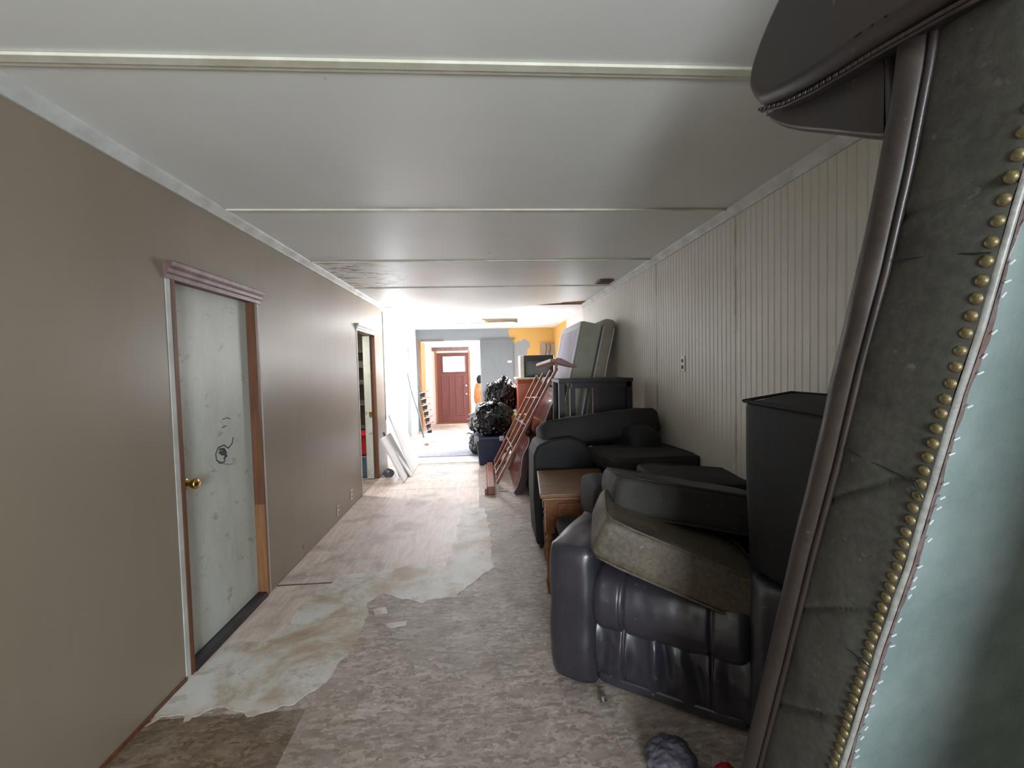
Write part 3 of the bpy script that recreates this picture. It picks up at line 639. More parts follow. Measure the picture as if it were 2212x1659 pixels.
# bin bags and tote
p = at(1058, 1005, Z=0); X, Y = p.x, p.y+.2
tb = thing('storage_tote', 'dark navy plastic storage tote standing on the floor under the bin bags', 'tote', (X, Y, 0))
def tapered(x, y, wx, wy, z0, z1, s): return hexa(B(), [(x-wx*s, y-wy*s, z0), (x+wx*s, y-wy*s, z0), (x+wx*s, y+wy*s, z0), (x-wx*s, y+wy*s, z0), (x-wx, y-wy, z1), (x+wx, y-wy, z1), (x+wx, y+wy, z1), (x-wx, y+wy, z1)])
obj('bin', tapered(X, Y, .20, .25, 0, .42, .80), MAT['navy'], parent=tb, bevel=.02)
obj('rim', bx(X-.225, X+.225, Y-.275, Y+.275, .40, .45), MAT['navy'], parent=tb, bevel=.012)
for s in (-1, 1):
    obj('handle', bx(X+s*.19-.035, X+s*.19+.035, Y-.30, Y-.2755, .385, .46), MAT['greyface'], parent=tb, bevel=.008, label='pale latch handle')
    for q in (-.10, .0, .10): pass
def binbag(name, label, c, rx, ry, rz, seed, knot=True):
    t = thing(name, label, 'bag', (c[0], c[1], c[2]-rz), 'black bin bags piled by the chest')
    bm = blob(c, rx, ry, rz, .34, 1.7, seed, 6)
    obj('bag_body', bm, MAT['bag'], parent=t, smooth=True)
    if knot:
        bm = B(); tube(bm, [(c[0], c[1]-ry*.5, c[2]+rz*.7), (c[0]+.03, c[1]-ry*.55, c[2]+rz*.95), (c[0]+.07, c[1]-ry*.6, c[2]+rz*1.15)], [.05, .025, .06], 9); obj('knot', bm, MAT['bag'], parent=t, smooth=True)
    return t
a = at(1063, 905, Y=6.75); binbag('bin_bag', 'glossy black bin bag bulging out of the navy tote', (a.x, 6.78, .68), .30, .30, .27, 1)
a = at(1085, 858, Y=7.35); binbag('bin_bag', 'large black bin bag, highest of the pile against the grey panel', (a.x-.01, 7.6, .96), .29, .26, .33, 2)
binbag('bin_bag', 'black bin bag under the highest one, behind the tote', (a.x-.02, 7.62, .32), .27, .26, .31, 3, False)
a = at(1034, 895, Y=7.3); binbag('bin_bag', 'small black bin bag at the left edge of the pile', (a.x+.02, 7.45, .55), .17, .2, .20, 4)
binbag('bin_bag', 'low black bin bag on the floor left behind the tote', (a.x+.02, 7.40, .2), .18, .2, .2, 9, False)
p = at(1108, 900, Y=6.95); tag(obj('cardboard_box', bx(p.x-.05, p.x+.22, 6.72, 6.92, 0, p.z+.05), MAT['yellowbox'], bevel=.004), 'ochre cardboard box wedged between the bin bags and the chest', 'box')
# wire hangers / sticks bundle to the left of bags
p = at(1012, 915, Y=7.9)
hb = thing('clothes_hanger_stack', 'stack of pale hangers sticking out left of the bin bags', 'hangers', (p.x+.1, 7.75, 0))
for i in range(7):
    z_ = .12+i*.085; ln = .12+.05*random.random()
    obj('hanger', tube(B(), [(p.x+.22, 7.8, z_-.03), (p.x+.22-ln*.5, 7.75, z_), (p.x+.22-ln*1.5, 7.7, z_+.045), (p.x+.22-ln*1.5-.02, 7.7, z_+.025)], .013, 6), MAT['railtop'], parent=hb)
obj('hanger_pile', blob((p.x+.26, 7.85, .3), .13, .13, .32, .3, 3, 8, 4), MAT['boardedge'], parent=hb)
# debris by the runner
p = at(922, 962, Z=0.006); tag(obj('wood_scrap', blob((p.x, p.y, .03), .045, .04, .022, .4, 2, 2, 3), MAT['jamb']), 'small brown wood scrap on the far floor left of the runner', 'scrap')
p = at(936, 955, Z=0.006); tag(obj('twig', tube(B(), [(p.x-.05, p.y-.05, .015), (p.x+.06, p.y+.08, .012)], .007, 6), MAT['boardedge']), 'thin grey stick on the far floor beside the wood scrap', 'stick')

# leaning boards by the left wall
def leaning(label, pxb, pxt, Yn, Yf, th, mat, zt=None):
    b0 = at(*pxb, Y=Yn); t0 = at(*pxt, Y=Yn); b0.z = max(b0.z, .004); b0 = Vector((b0.x, Yn, .004))
    d = (t0-b0); n_ = Vector((d.z, 0, -d.x)).normalized()*th
    o = obj('leaning_board', prism(B(), [b0, b0+n_, t0+n_, t0], (0, Yf-Yn, 0)), mat); return tag(o, label, 'board', 'boards leaning on the left wall')
leaning('narrow white board leaning nearest, beside the closet doorway', (870, 1037), (820, 950), 5.72, 6.30, .022, MAT['white'])
leaning('tall white board leaning on the wall behind the narrow one', (888, 1020), (838, 897), 6.12, 6.85, .016, MAT['white'])
leaning('short white board leaning in front of the tall one', (886, 1026), (852, 978), 6.0, 6.1, .02, MAT['white'])
leaning('dark grey board leaning underneath the white ones', (862, 1030), (826, 935), 6.02, 6.08, .015, MAT['boardedge'])
p = at(828, 1020, Y=6.0)
tag(obj('crumpled_bag', blob((-1.36, 5.98, .07), .07, .05, .06, .3, 2.5, 6, 4), MAT['greybag'], smooth=True), 'crumpled grey plastic bag on the floor under the leaning boards', 'bag')

# ---- slatted bed side leaning
gr = thing('slatted_bed_side', 'reddish wooden slatted bed side leaning with a wide curved top rail', 'bed side', (.3, 5.7, 0))
obj('bottom_rail', bx(-.0, .085, 5.0, 6.3, .001, .10), MAT['rail'], parent=gr, bevel=.01)
obj('bottom_rail', bx(-.035, -.002, 5.0, 6.3, .001, .075), MAT['railtop'], parent=gr, bevel=.008)
for i, Y in enumerate((5.06, 5.47, 5.88, 6.27)):
    b_ = Vector((.115, Y, .12)); t_ = [at(1203, 795, Y=4.64), at(1190, 800, Y=5.0), at(1174, 806, Y=5.4), at(1160, 812, Y=5.8)][i]
    obj('rail_slat', bar(B(), b_, t_, .030, .05, (0, 1, 0)), MAT['rail'], parent=gr, bevel=.004)
b_ = Vector((.115, 5.06, .12)); t_ = at(1203, 795, Y=4.64)
for f_ in (.0, .30, .52, .76):
    q = b_.lerp(t_, f_) ; obj('cross_spindle', tube(B(), [q, q+Vector((-.05, 1.44, 0))] if 0 else [q, Vector((.115, 6.27, .12)).lerp(at(1160, 812, Y=5.8), f_)], .010, 8), MAT['rail'], parent=gr, smooth=True)
c = at(1204, 780, Y=4.66)
prof = [(-.03, -.02), (-.02, .035), (.03, .03), (.10, -.005), (.17, -.045), (.20, -.05), (.205, -.075), (.15, -.072), (.05, -.045)]
obj('end_cap', prism(B(), [(c.x+a, 4.60, c.z+b) for a, b in prof], (0, .235, 0)), MAT['railtop'], parent=gr, bevel=.008)
e0, e1 = Vector((c.x-.02, 4.61, c.z+.0)), at(1168, 790, Y=5.75)
obj('top_rail', bar(B(), e0, e1, .04, .13, (1, 0, -.15)), MAT['railtop'], parent=gr, bevel=.010)
obj('bracket', bar(B(), (c.x-.03, 4.66, c.z-.12), (c.x+.0, 4.66, c.z+.0), .03, .03), MAT['rail'], parent=gr)
# ---- sleigh bed ends
def sleigh(name, label, pts, Yn, Yf, th, cat='bed end'):
    # pts: centre line of the S profile (px at depth Yn)
    P = [at(*q, Y=Yn) for q in pts]; P[-1].z = max(P[-1].z, .0)
    # smooth
    S = []
    for i in range(len(P)-1):
        p0_, p1_, p2_, p3_ = P[max(i-1, 0)], P[i], P[i+1], P[min(i+2, len(P)-1)]
        for j in range(5):
            t = j/5; S.append(.5*((2*p1_)+(p2_-p0_)*t+(2*p0_-5*p1_+4*p2_-p3_)*t*t+(3*p1_-p0_-3*p2_+p3_)*t**3))
    S.append(P[-1]); Lf, Rt = [], []
    for i, q in enumerate(S):
        d = (S[min(i+1, len(S)-1)]-S[max(i-1, 0)]).normalized(); n_ = Vector((d.z, 0, -d.x)); Lf.append(q-n_*th/2); Rt.append(q+n_*th/2)
    root = thing(name, label, cat, (P[-1].x, (Yn+Yf)/2, 0))
    def strip(o0, o1, y0, y1):
        bm = B(); a = [Lf[i].lerp(Rt[i], o0) for i in range(len(S))]; b = [Lf[i].lerp(Rt[i], o1) for i in range(len(S))]
        for y in (y0, y1):
            pass
        A0 = [bm.verts.new((q.x, y0, q.z)) for q in a]; A1 = [bm.verts.new((q.x, y1, q.z)) for q in a]; B0 = [bm.verts.new((q.x, y0, q.z)) for q in b]; B1 = [bm.verts.new((q.x, y1, q.z)) for q in b]
        for i in range(len(S)-1):
            bm.faces.new([A0[i], A0[i+1], A1[i+1], A1[i]]); bm.faces.new([B0[i], B1[i], B1[i+1], B0[i+1]]); bm.faces.new([A0[i], B0[i], B0[i+1], A0[i+1]]); bm.faces.new([A1[i], A1[i+1], B1[i+1], B1[i]])
        bm.faces.new([A0[0], A1[0], B1[0], B0[0]]); bm.faces.new([A0[-1], B0[-1], B1[-1], A1[-1]]); return bm
    obj('end_post', strip(0, 1, Yn, Yn+.055), MAT['mahogdark'], parent=root); obj('end_post', strip(0, 1, Yf-.055, Yf), MAT['mahogdark'], parent=root)
    obj('curved_panel', strip(.25, .8, Yn+.056, Yf-.056), MAT['mahog'], parent=root, smooth=False)
    q = S[2]; obj('top_roll', tube(B(), [(q.x, Yn-.01, q.z), (q.x, Yf+.01, q.z)], th*.62, 14), MAT['mahogdark'], parent=root, smooth=True)
    # two rails of moulding along the panel face
    for f_ in (.42, .8):
        i = int(f_*(len(S)-1)); q = Lf[i].lerp(Rt[i], .2); obj('moulding', tube(B(), [(q.x, Yn+.06, q.z), (q.x, Yf-.06, q.z)], .014, 8), MAT['mahog'], parent=root, smooth=True)
    return root
sleigh('sleigh_headboard', 'tall glossy mahogany sleigh headboard with scrolled top leaning behind', [(1205, 824), (1217, 842), (1207, 862), (1190, 900), (1182, 930), (1172, 985), (1160, 1040), (1150, 1078)], 4.86, 6.2, .09)
sleigh('sleigh_footboard', 'lower dusty mahogany sleigh footboard with scrolled top beside the slatted side', [(1137, 930), (1150, 942), (1149, 962), (1138, 985), (1134, 1010), (1132, 1030), (1124, 1055), (1117, 1078)], 4.95, 6.2, .08)
p = at(1085, 1061, Z=0); tag(obj('wood_chip', obox(B(), (p.x, p.y, .012), (1, -.35, 0), (.35, 1, 0), (0, 0, 1), .09, .02, .015), MAT['cream']), 'pale wood chip on the floor beside the slatted bed side', 'chip')

# ---- mattresses
def slab_lean(name, label, nt_px, Yn, Yf, xb, th, zb=.0, mat=None, e=.0): pass
t0 = at(1257, 692, Y=4.85); b0 = Vector((.67, 4.85, .01)); d = (t0-b0); ax = Vector((0, 1, 0)); az = d.normalized(); nx = Vector((az.z, 0, -az.x))
bs = thing('box_spring', 'pale green and white box spring standing on end against the mattress', 'box spring', (b0.x+.1, 5.4, 0))
Lh = d.length; c = b0+d/2+nx*.125+Vector((0, .6, 0))
obj('side_cover', obox(B(), c, ax, nx, az, 1.2, .235, Lh), MAT['boxspring'], parent=bs, bevel=.02, seg=3)
bm = B(); c2 = b0+d/2-nx*.003+Vector((0, .6, 0))
for s in (-1, 1): obox(bm, c2+ax*s*.56, ax, nx, az, .08, .012, Lh-.02); obox(bm, c2+az*s*(Lh/2-.05), ax, nx, az, 1.06, .012, .08)
obj('face_border', bm, MAT['tick2'], parent=bs); obj('face_cloth', obox(B(), c2+nx*.001, ax, nx, az, 1.06, .008, Lh-.18), MAT['greyface'], parent=bs)
b1 = b0+nx*.25; d1_ = d*1.045
mt = thing('mattress', 'cream mattress standing on end between box spring and beadboard wall', 'mattress', (b1.x+.1, 5.4, 0))
c = b1+d1_/2+nx*.08+Vector((0, .6, 0))
obj('mattress_body', obox(B(), c, ax, nx, az, 1.18, .15, Lh*1.04), MAT['matt'], parent=mt, bevel=.05, seg=5, smooth=False)
for s in (-1, 1):
    y_ = -.585; q0 = c+nx*s*.06+ax*y_
    obj('piping', tube(B(), [q0-az*(Lh/2-.06), q0+az*(Lh/2-.06)], .008, 7), MAT['tick2'], parent=mt)
# ---- black high table
zt = at(1290, 818, Y=4.12).z; xa = at(1207, 822, Y=4.12).x; xb = at(1368, 818, Y=4.12).x
bt = thing('bar_table', 'black high table frame in front of the mattresses', 'table', ((xa+xb)/2, 4.3, 0))
obj('tabletop', bx(xa, xb, 4.12, 4.58, zt-.035, zt), MAT['blackwood'], parent=bt, bevel=.004)
obj('apron', bx(xa+.13, xb-.02, 4.14, 4.165, zt-.09, zt-.036), MAT['blackwood'], parent=bt)
for (x_, y_) in ((xa+.005, 4.14), (xb-.06, 4.14), (xa+.005, 4.5), (xb-.06, 4.5)): obj('leg', bx(x_, x_+.055, y_, y_+.055, 0, zt-.036), MAT['blackwood'], parent=bt)
obj('brace', bar(B(), (xa+.30, 4.17, zt-.09), (xa+.17, 4.17, .62), .03, .06, (0, 1, 0)), MAT['blackwood'], parent=bt)
obj('leg', bx(xa+.115, xa+.165, 4.145, 4.195, 0, zt-.09), MAT['blackwood'], parent=bt)
obj('end_panel', bx(xa+.345, xb-.0, 4.175, 4.195, 0, zt-.091), MAT['blackwood'], parent=bt); obj('end_panel', bx(xa+.345, xa+.41, 4.16, 4.174, .5, zt-.091), MAT['mahogdark'], parent=bt)

# ---- black sofa behind the pine table
sf = thing('black_sofa', 'long black sofa with rounded arm lying behind the pine side table', 'sofa', (.95, 3.5, 0))
Yq = 3.45
al = at(1157, 960, Y=Yq).x
arm = [at(1160, 1180, Y=Yq), at(1153, 1080, Y=Yq), at(1153, 985, Y=Yq), at(1162, 962, Y=Yq), at(1195, 950, Y=Yq), at(1232, 944, Y=Yq), at(1258, 952, Y=Yq), at(1285, 980, Y=Yq), at(1292, 1020, Y=Yq), at(1292, 1170, Y=Yq)]
for q in arm: q.z = max(q.z, .02)
obj('arm', prism(B(), arm, (0, .42, 0)), MAT['blackfab'], parent=sf, bevel=.03, seg=4)
u = (at(1425, 905, Y=3.62)-at(1165, 940, Y=3.62)).normalized()
c0 = at(1290, 922, Y=3.72)
obj('back_roll', cushion(c0+Vector((.0, .06, -.03)), u, Vector((0, 1, -.25)), u.cross(Vector((0, 1, -.25))), 1.06, .50, .27, .2, 14, .012, 3), MAT['blackdust'], parent=sf, smooth=True)
obj('seat_base', bx(al+.12, XR-.08, 3.35, 3.85, .04, .60), MAT['blackfab'], parent=sf, bevel=.05, seg=4)
obj('arm', cushion(at(1380, 945, Y=3.6)+Vector((-.04, 0, -.12)), (1, 0, 0), (0, 1, 0), (0, 0, 1), .28, .6, .50, .2, 10, .01, 8, 3), MAT['blackfab'], parent=sf, smooth=True)
obj('foot', bx(al+.02, al+.07, 3.46, 3.52, 0, .035), MAT['blackwood'], parent=sf)
# flat dark cushions right of it
def cush(name, label, px, Y, u_, v_, w_, sx, sy, sz, mat, seed, cat='cushion', group=None, piping=True, puff=.25):
    c_ = at(*px, Y=Y); u_ = Vector(u_).normalized(); v_ = (Vector(v_)-u_*Vector(v_).dot(u_)).normalized(); w_ = u_.cross(v_)
    t = thing(name, label, cat, (c_.x, c_.y, c_.z-sz/2), group)
    obj('cover', cushion(c_, u_, v_, w_, sx, sy, sz, puff, 16, .007, seed, 9), mat, parent=t, smooth=True)
    if piping:
        for s in (-1, 1):
            P = []
            for a in range(33):
                th_ = 2*math.pi*a/32; cx_, sy_ = math.cos(th_), math.sin(th_); k_ = (abs(cx_)**9+abs(sy_)**9)**(-1/9)
                p_ = Vector((cx_*k_*sx/2*.955, sy_*k_*sy/2*.955, s*sz/2*(1-puff)*.98)); P.append(c_+u_*p_.x+v_*p_.y+w_*p_.z)
            obj('piping', tube(B(), P, .006, 6, False), mat, parent=t, smooth=True)
    return t
cush('seat_cushion', 'thin black cushion lying flat on the black sofa near the wall', (1385, 988), 3.25, (1, .1, -.02), (0, 1, 0), None, .70, .55, .14, MAT['blackdust'], 11)
cush('seat_cushion', 'dark flat cushion against the wall behind the stacked cushions', (1450, 1022), 2.95, (1, .05, -.12), (0, 1, .1), None, .50, .5, .13, MAT['blackfab'], 12)
tag(obj('cushion_base', bx(.85, XR-.06, 2.84, 3.30, .02, .60), MAT['blackfab'], bevel=.04, seg=3), 'black upholstered ottoman block under the flat cushions by the wall', 'ottoman')

# ---- pine side table
zt = .68
tl = [at(1165, 1052, Z=zt), at(1305, 1052, Z=zt), at(1300, 1010, Z=zt), at(1165, 1012, Z=zt)]
a_ = at(1166, 1068, Z=zt); b_ = at(1320, 1064, Z=zt); c_ = at(1290, 1011, Z=zt); d_ = at(1168, 1011, Z=zt)
pt = thing('side_table', 'honey pine side table with thick moulded top between sofa and recliner', 'table', ((a_.x+c_.x)/2, (a_.y+c_.y)/2, 0))
yn, yf = a_.y, min(c_.y, 3.40); x0, x1 = a_.x, a_.x+.50
def slabq(m, z0, z1): return hexa(B(), [(x0+m, yn+m, z0), (x1-m, yn+m, z0), (x1+.06-m, yf-m, z0), (x0+.06+m, yf-m, z0), (x0+m, yn+m, z1), (x1-m, yn+m, z1), (x1+.06-m, yf-m, z1), (x0+.06+m, yf-m, z1)])
obj('tabletop', slabq(0, zt-.03, zt), MAT['pinetop'], parent=pt, bevel=.008, seg=3)
obj('top_moulding', slabq(.015, zt-.055, zt-.031), MAT['pinetop'], parent=pt, bevel=.010, seg=3)
obj('apron', slabq(.055, zt-.24, zt-.056), MAT['pine'], parent=pt)
obj('drawer', bx(x0+.12, x1-.12, yn+.04, yn+.056, zt-.22, zt-.08), MAT['pine'], parent=pt, bevel=.006)
for (x_, y_) in ((x0+.04, yn+.04), (x1-.09, yn+.04), (x0+.09, yf-.10), (x1-.04, yf-.10)):
    bm = B(); box(bm, x_, x_+.055, y_, y_+.055, zt-.27, zt-.056); cx_, cy_ = x_+.0275, y_+.0275
    tube(bm, [(cx_, cy_, zt-.27), (cx_, cy_, zt-.29), (cx_, cy_, zt-.31), (cx_, cy_, zt-.33), (cx_, cy_, .3), (cx_, cy_, .12), (cx_, cy_, .08), (cx_, cy_, .0)], [.026, .018, .028, .02, .027, .02, .03, .018], 12)
    obj('leg', bm, MAT['pine'], parent=pt)

# ---- leather recliner
P0 = Vector((.305, 2.03, 0)); uu = Vector((.84, -.54, 0)).normalized(); vv = Vector((.54, .84, 0)).normalized(); zz = Vector((0, 0, 1))
def rp(u_, v_, z_): return P0+uu*u_+vv*v_+zz*z_
rc = thing('recliner', 'charcoal leather recliner with wrinkled footrest, turned toward the left wall', 'recliner', P0)
obj('arm', cushion(rp(.105, .36, .335), uu, vv, zz, .24, .84, .67, .07, 18, .010, 1, 4.2), MAT['recl'], parent=rc, smooth=True)
obj('arm', cushion(rp(.93, .36, .335), uu, vv, zz, .2, .82, .66, .04, 12, .008, 2, 7), MAT['recl'], parent=rc, smooth=True)
# seat roll
def sheet(fn, nu, nv, thick=0):
    bm = B(); V = [[bm.verts.new(fn(i/nu, j/nv)) for i in range(nu+1)] for j in range(nv+1)]
    for j in range(nv):
        for i in range(nu): bm.faces.new([V[j][i], V[j][i+1], V[j+1][i+1], V[j+1][i]])
    return bm
def seamdip(u_, at_, wd=.008, d=.012): return -d*math.exp(-((u_-at_)/wd)**2)
def roll(s, t):
    u_ = .205+s*.635; th_ = -.5*math.pi-.25+t*(math.pi*1.35); r = .150
    r += seamdip(u_, .34)+seamdip(u_, .352, .005, .008)+seamdip(u_, .70)
    endr = min(s, 1-s)*.635; r *= min(1, math.sqrt(max(0, 1-(1-min(endr/.05, 1))**2))*.3+.7)
    q = Vector((u_*9, t*2, 3)); r += noise.noise(q)*.006+noise.noise(q*2.5)*.003
    z_ = .415 + math.sin(th_)*r*1.02; v_ = .085-math.cos(th_)*r
    return rp(u_, v_, z_)
obj('seat_roll', sheet(roll, 110, 44), MAT['recl'], parent=rc, smooth=True)
def foot(s, t):
    u_ = .205+s*.635; z_ = .04+t*.27
    bulge = .030*math.sin(math.pi*min(1, t*1.0))**.6
    wv = math.sin((u_*46+math.sin(t*3+u_*7)*.9+noise.noise(Vector((u_*6, t, 1)))*2.2)); fall = math.sin(math.pi*(.12+.8*t))*.8
    d = bulge+.017*wv*fall*(0.5+abs(noise.noise(Vector((u_*7, 2, 5))))*1.6)+noise.noise(Vector((u_*18+t*3, t*3, 0)))*.006
    d += seamdip(u_, .34, .006, .012)+seamdip(u_, .70, .006, .012)
    return rp(u_, .02-d, z_)
obj('footrest_panel', sheet(foot, 190, 30), MAT['recl'], parent=rc, smooth=True)
obj('lower_rail', cushion(rp(.525, .05, .045), uu, vv, zz, .63, .10, .05, .2, 8, .003, 3, 5), MAT['recl'], parent=rc, smooth=True)
obj('seat_box', obox(B(), rp(.525, .42, .24), uu, vv, zz, .62, .66, .38), MAT['blackfab'], parent=rc, bevel=.02)
obj('backrest', cushion(rp(.525, .84, .42), uu, Vector((.54, .84, .2)), zz, .62, .16, .5, .1, 12, .01, 6, 5), MAT['recl'], parent=rc, smooth=True)
q = at(1305, 1517, Z=.02)
bm = B(); tube(bm, [(q.x, q.y-.012, .018), (q.x, q.y+.012, .018)], .018, 14); tube(bm, [(q.x, q.y, .02), (q.x, q.y+.004, .05)], .006, 8); obj('caster', bm, MAT['chrome'], parent=rc)
# cushions stacked on it
cush('loose_cushion', 'tilted mouldy brown leather cushion lying on the recliner, lowest of the stack', (1446, 1182), 1.87, (1, -.26, -.40), (.3, 1, -.02), None, .70, .50, .185, MAT['cushb'], 21, puff=.05)
cush('loose_cushion', 'faded black leather cushion on top of the mouldy brown one', (1470, 1078), 2.12, (1, -.16, -.17), (.2, 1, -.16), None, .76, .48, .185, MAT['cushd'], 22, puff=.06)
cush('loose_cushion', 'black cushion behind the top one, touching the upright black block', (1500, 1042), 2.55, (1, .0, -.08), (0, 1, .05), None, .62, .4, .13, MAT['blackfab'], 23)
p = at(1285, 1075, Y=2.35); tag(obj('round_bolster', cushion(p+Vector((.06, .12, -.04)), (1, 0, -.1), (0, 1, 0), (.1, 0, 1), .18, .4, .26, .3, 10, .006, 5, 2.6), MAT['blackdust'], smooth=True), 'dark rounded bolster squeezed between the pine table and the cushions', 'bolster')
p = at(1245, 1142, Y=2.45); tag(obj('small_pad', cushion(p+Vector((.02, .05, -.02)), (1, 0, 0), (0, 1, 0), (0, 0, 1), .24, .3, .08, .3, 8, .004, 6, 3), MAT['blackdust'], smooth=True), 'small dark pad tucked behind the recliner arm under the pine table', 'pad')
# ---- upright black slab
us = thing('upright_sofa_section', 'tall black upholstered block standing upright on the recliner by the beadboard wall', 'sofa section', (1.25, 1.5, .67))
bm = B(); hexa(bm, [(1.02, 1.60, .68), (1.44, 1.92, .68), (1.50, 1.42, .68), (1.06, 1.12, .68), (1.0, 1.60, 1.345), (1.46, 1.96, 1.345), (1.51, 1.42, 1.34), (1.02, 1.15, 1.33)])
bmesh.ops.subdivide_edges(bm, edges=bm.edges, cuts=7, use_grid_fill=True)
for v in bm.verts:
    q = v.co; q += noise.noise_vector(q*5)*.010; q.x -= .012*math.sin(math.pi*(q.z-.68)/.68)
obj('cover', bm, MAT['blackfab'], parent=us, bevel=.03, seg=4, smooth=True)
P = [(1.0, 1.60, 1.345), (1.46, 1.96, 1.345), (1.51, 1.42, 1.34), (1.02, 1.15, 1.33)]
obj('piping', tube(B(), [Vector(q)+Vector((0, 0, -.004)) for q in P+P[:1]], .007, 6), MAT['blackfab'], parent=us)

# ---- foreground sofa standing on end
XA = .63
fs = thing('upended_sofa', 'large brown leather sofa standing on end at the right, brass nailheads down its edge', 'sofa', (1.05, 1.0, 0))
def axis(z, pts):   # interpolate y by z with extrapolation
    pts = sorted(pts, key=lambda q: q[1])
    for i in range(len(pts)-1):
        if z <= pts[i+1][1] or i == len(pts)-2:
            (y0, z0), (y1, z1) = pts[i], pts[i+1]; return y0+(y1-y0)*(z-z0)/(z1-z0)
nl = [at(a, b, X=XA) for a, b in ((2212, 345), (2180, 450), (2105, 715), (2060, 850), (2010, 1020), (1950, 1225), (1890, 1400), (1810, 1659))]
wl_ = [at(a, b, X=XA) for a, b in ((1958, 60), (1945, 180), (1905, 400), (1862, 600), (1812, 800), (1770, 990), (1720, 1190), (1672, 1400), (1610, 1659))]
NY = [(q.y, q.z) for q in nl]; WY = [(q.y, q.z) for q in wl_]
def ny(z): return axis(z, NY)
def wy(z): return axis(z, WY)
print('nail y', [(round(z, 2), round(ny(z), 3), round(wy(z), 3)) for z in (0, .5, 1, 1.5, 2, 2.2)])
ZT = 2.16
zl = [i*ZT/60 for i in range(61)]
def vstrip(rows, closed=False):
    """rows: list over z of lists of points"""
    bm = B(); V = [[bm.verts.new(q) for q in r] for r in rows]; n_ = len(V[0])
    for j in range(len(V)-1):
        for i in range(n_ if closed else n_-1): bm.faces.new([V[j][i], V[j][(i+1) % n_], V[j+1][(i+1) % n_], V[j+1][i]])
    if closed: bm.faces.new(V[0][::-1]); bm.faces.new(V[-1])
    return bm
# solid body
def body_row(z):
    a, b = ny(z), wy(z); return [(XA+.012, a+.012, z), (XA+.02, a+.006, z), (1.50, a+.03, z), (1.50, b+.30, z), (XA+.25, b+.02, z), (XA+.03, b+.0, z), (XA+.004, b-.02, z)]
obj('frame_body', vstrip([body_row(z) for z in zl[1:]], True), MAT['blackfab'], parent=fs)
# suede side panel, slightly swollen and creased
def side_row(z):
    a, b = ny(z)-.002, wy(z)-.045; r = []
    for i in range(19):
        t = i/18; y = a+(b-a)*t; o = .010*math.sin(math.pi*t)**.5
        o += noise.noise(Vector((y*12, z*7, 1)))*.004
        for zc, sl in ((1.70, 0.0), (1.335, 1.1), (1.10, 1.2), (.86, 1.3), (.55, 1.0)):
            dd = z-(zc+sl*(a+.0-y)*.6); o -= .006*math.exp(-(dd/.006)**2)*min(1, t*3 if sl else 1)
        r.append((XA+.0-o, y, z))
    return r
zf = [i*ZT/420 for i in range(8, 421)]
obj('side_panel', vstrip([side_row(z) for z in zf]), MAT['suede'], parent=fs, smooth=True)
def weltf(z):
    b = wy(z); return Vector((XA-.0+noise.noise(Vector((0, 0, z*9)))*.002, b-.022, z))
bm = B(); rows = []
for z in zf[::4]:
    c = weltf(z); rows.append([c+Vector((math.cos(t)*.020-.002, math.sin(t)*.0245, 0)) for t in [2*math.pi*k/14 for k in range(14)]])
obj('welt', vstrip(rows, True), MAT['welt'], parent=fs, smooth=True, label='worn brown leather border roll')
obj('welt_cord', vstrip([[Vector((XA-.006, wy(z)-.050, z))+Vector((math.cos(t)*.006, math.sin(t)*.006, 0)) for t in [2*math.pi*k/8 for k in range(8)]] for z in zf[::4]], True), MAT['arm'], parent=fs, smooth=True)
# nailheads
bm = B(); bmesh.ops.create_uvsphere(bm, u_segments=12, v_segments=8, radius=1)
bmesh.ops.delete(bm, geom=[v for v in bm.verts if v.co.x > .05], context='VERTS')
nm = bpy.data.meshes.new('nailhead')
for v in bm.verts: v.co = Vector((v.co.x*.0058, v.co.y*.0078, v.co.z*.0086))
for f in bm.faces: f.smooth = True
bmesh.ops.recalc_face_normals(bm, faces=bm.faces); bm.to_mesh(nm); bm.free(); nm.materials.append(MAT['nail'])
z = 1.98; cnt = 0
while z > .05:
    o = bpy.data.objects.new('nailhead', nm); C.objects.link(o); o.parent = fs
    y = ny(z)+.001+random.uniform(-.001, .001); o.location = Vector((XA-.0035, y+.004, z))-fs.location; o.scale = (1, 1, 1)
    o.rotation_euler = (0, random.uniform(-.1, .1), random.uniform(-.1, .1))
    dz = .0190+.0042*max(0, min(1, (z-1.1)/.6)); z -= dz+random.uniform(-.001, .001); cnt += 1
print('nails', cnt)
# rounded leather edge, folded strip, torn outline, dust cloth
def edge_row(z):
    a = ny(z); r = []
    wv = .004*noise.noise(Vector((3, 1, z*14)))
    for i in range(9):
        t = i/8*math.pi/2; r.append((XA+.006-.006*math.cos(t)+wv*.3, a-.002-.006*math.sin(t), z))
    return r
obj('edge_roll', vstrip([edge_row(z) for z in zf]), MAT['ridge'], parent=fs, smooth=True)
def strip_row(z):
    a = ny(z)-.0085; wd = .0125+.006*noise.noise(Vector((0, 4, z*9)))+.003*noise.noise(Vector((0, 4, z*40)))
    return [(XA+.005+wd*i/6, a+.0008*i-.001+noise.noise(Vector((i*.9, z*30, 0)))*.0018, z) for i in range(7)]
obj('folded_strip', vstrip([strip_row(z) for z in zf]), MAT['strip'], parent=fs, smooth=True)
def cloth_row(z):
    a = ny(z)-.0055; return [(XA+.007+.85*i/24, a+.002+.035*(i/24)+noise.noise(Vector((i*.25, z*3, 7)))*.004, z) for i in range(25)]
obj('dust_cloth', vstrip([cloth_row(z) for z in zf[::3]]), MAT['teal'], parent=fs, smooth=True, label='grey-green dust cloth over the underside')
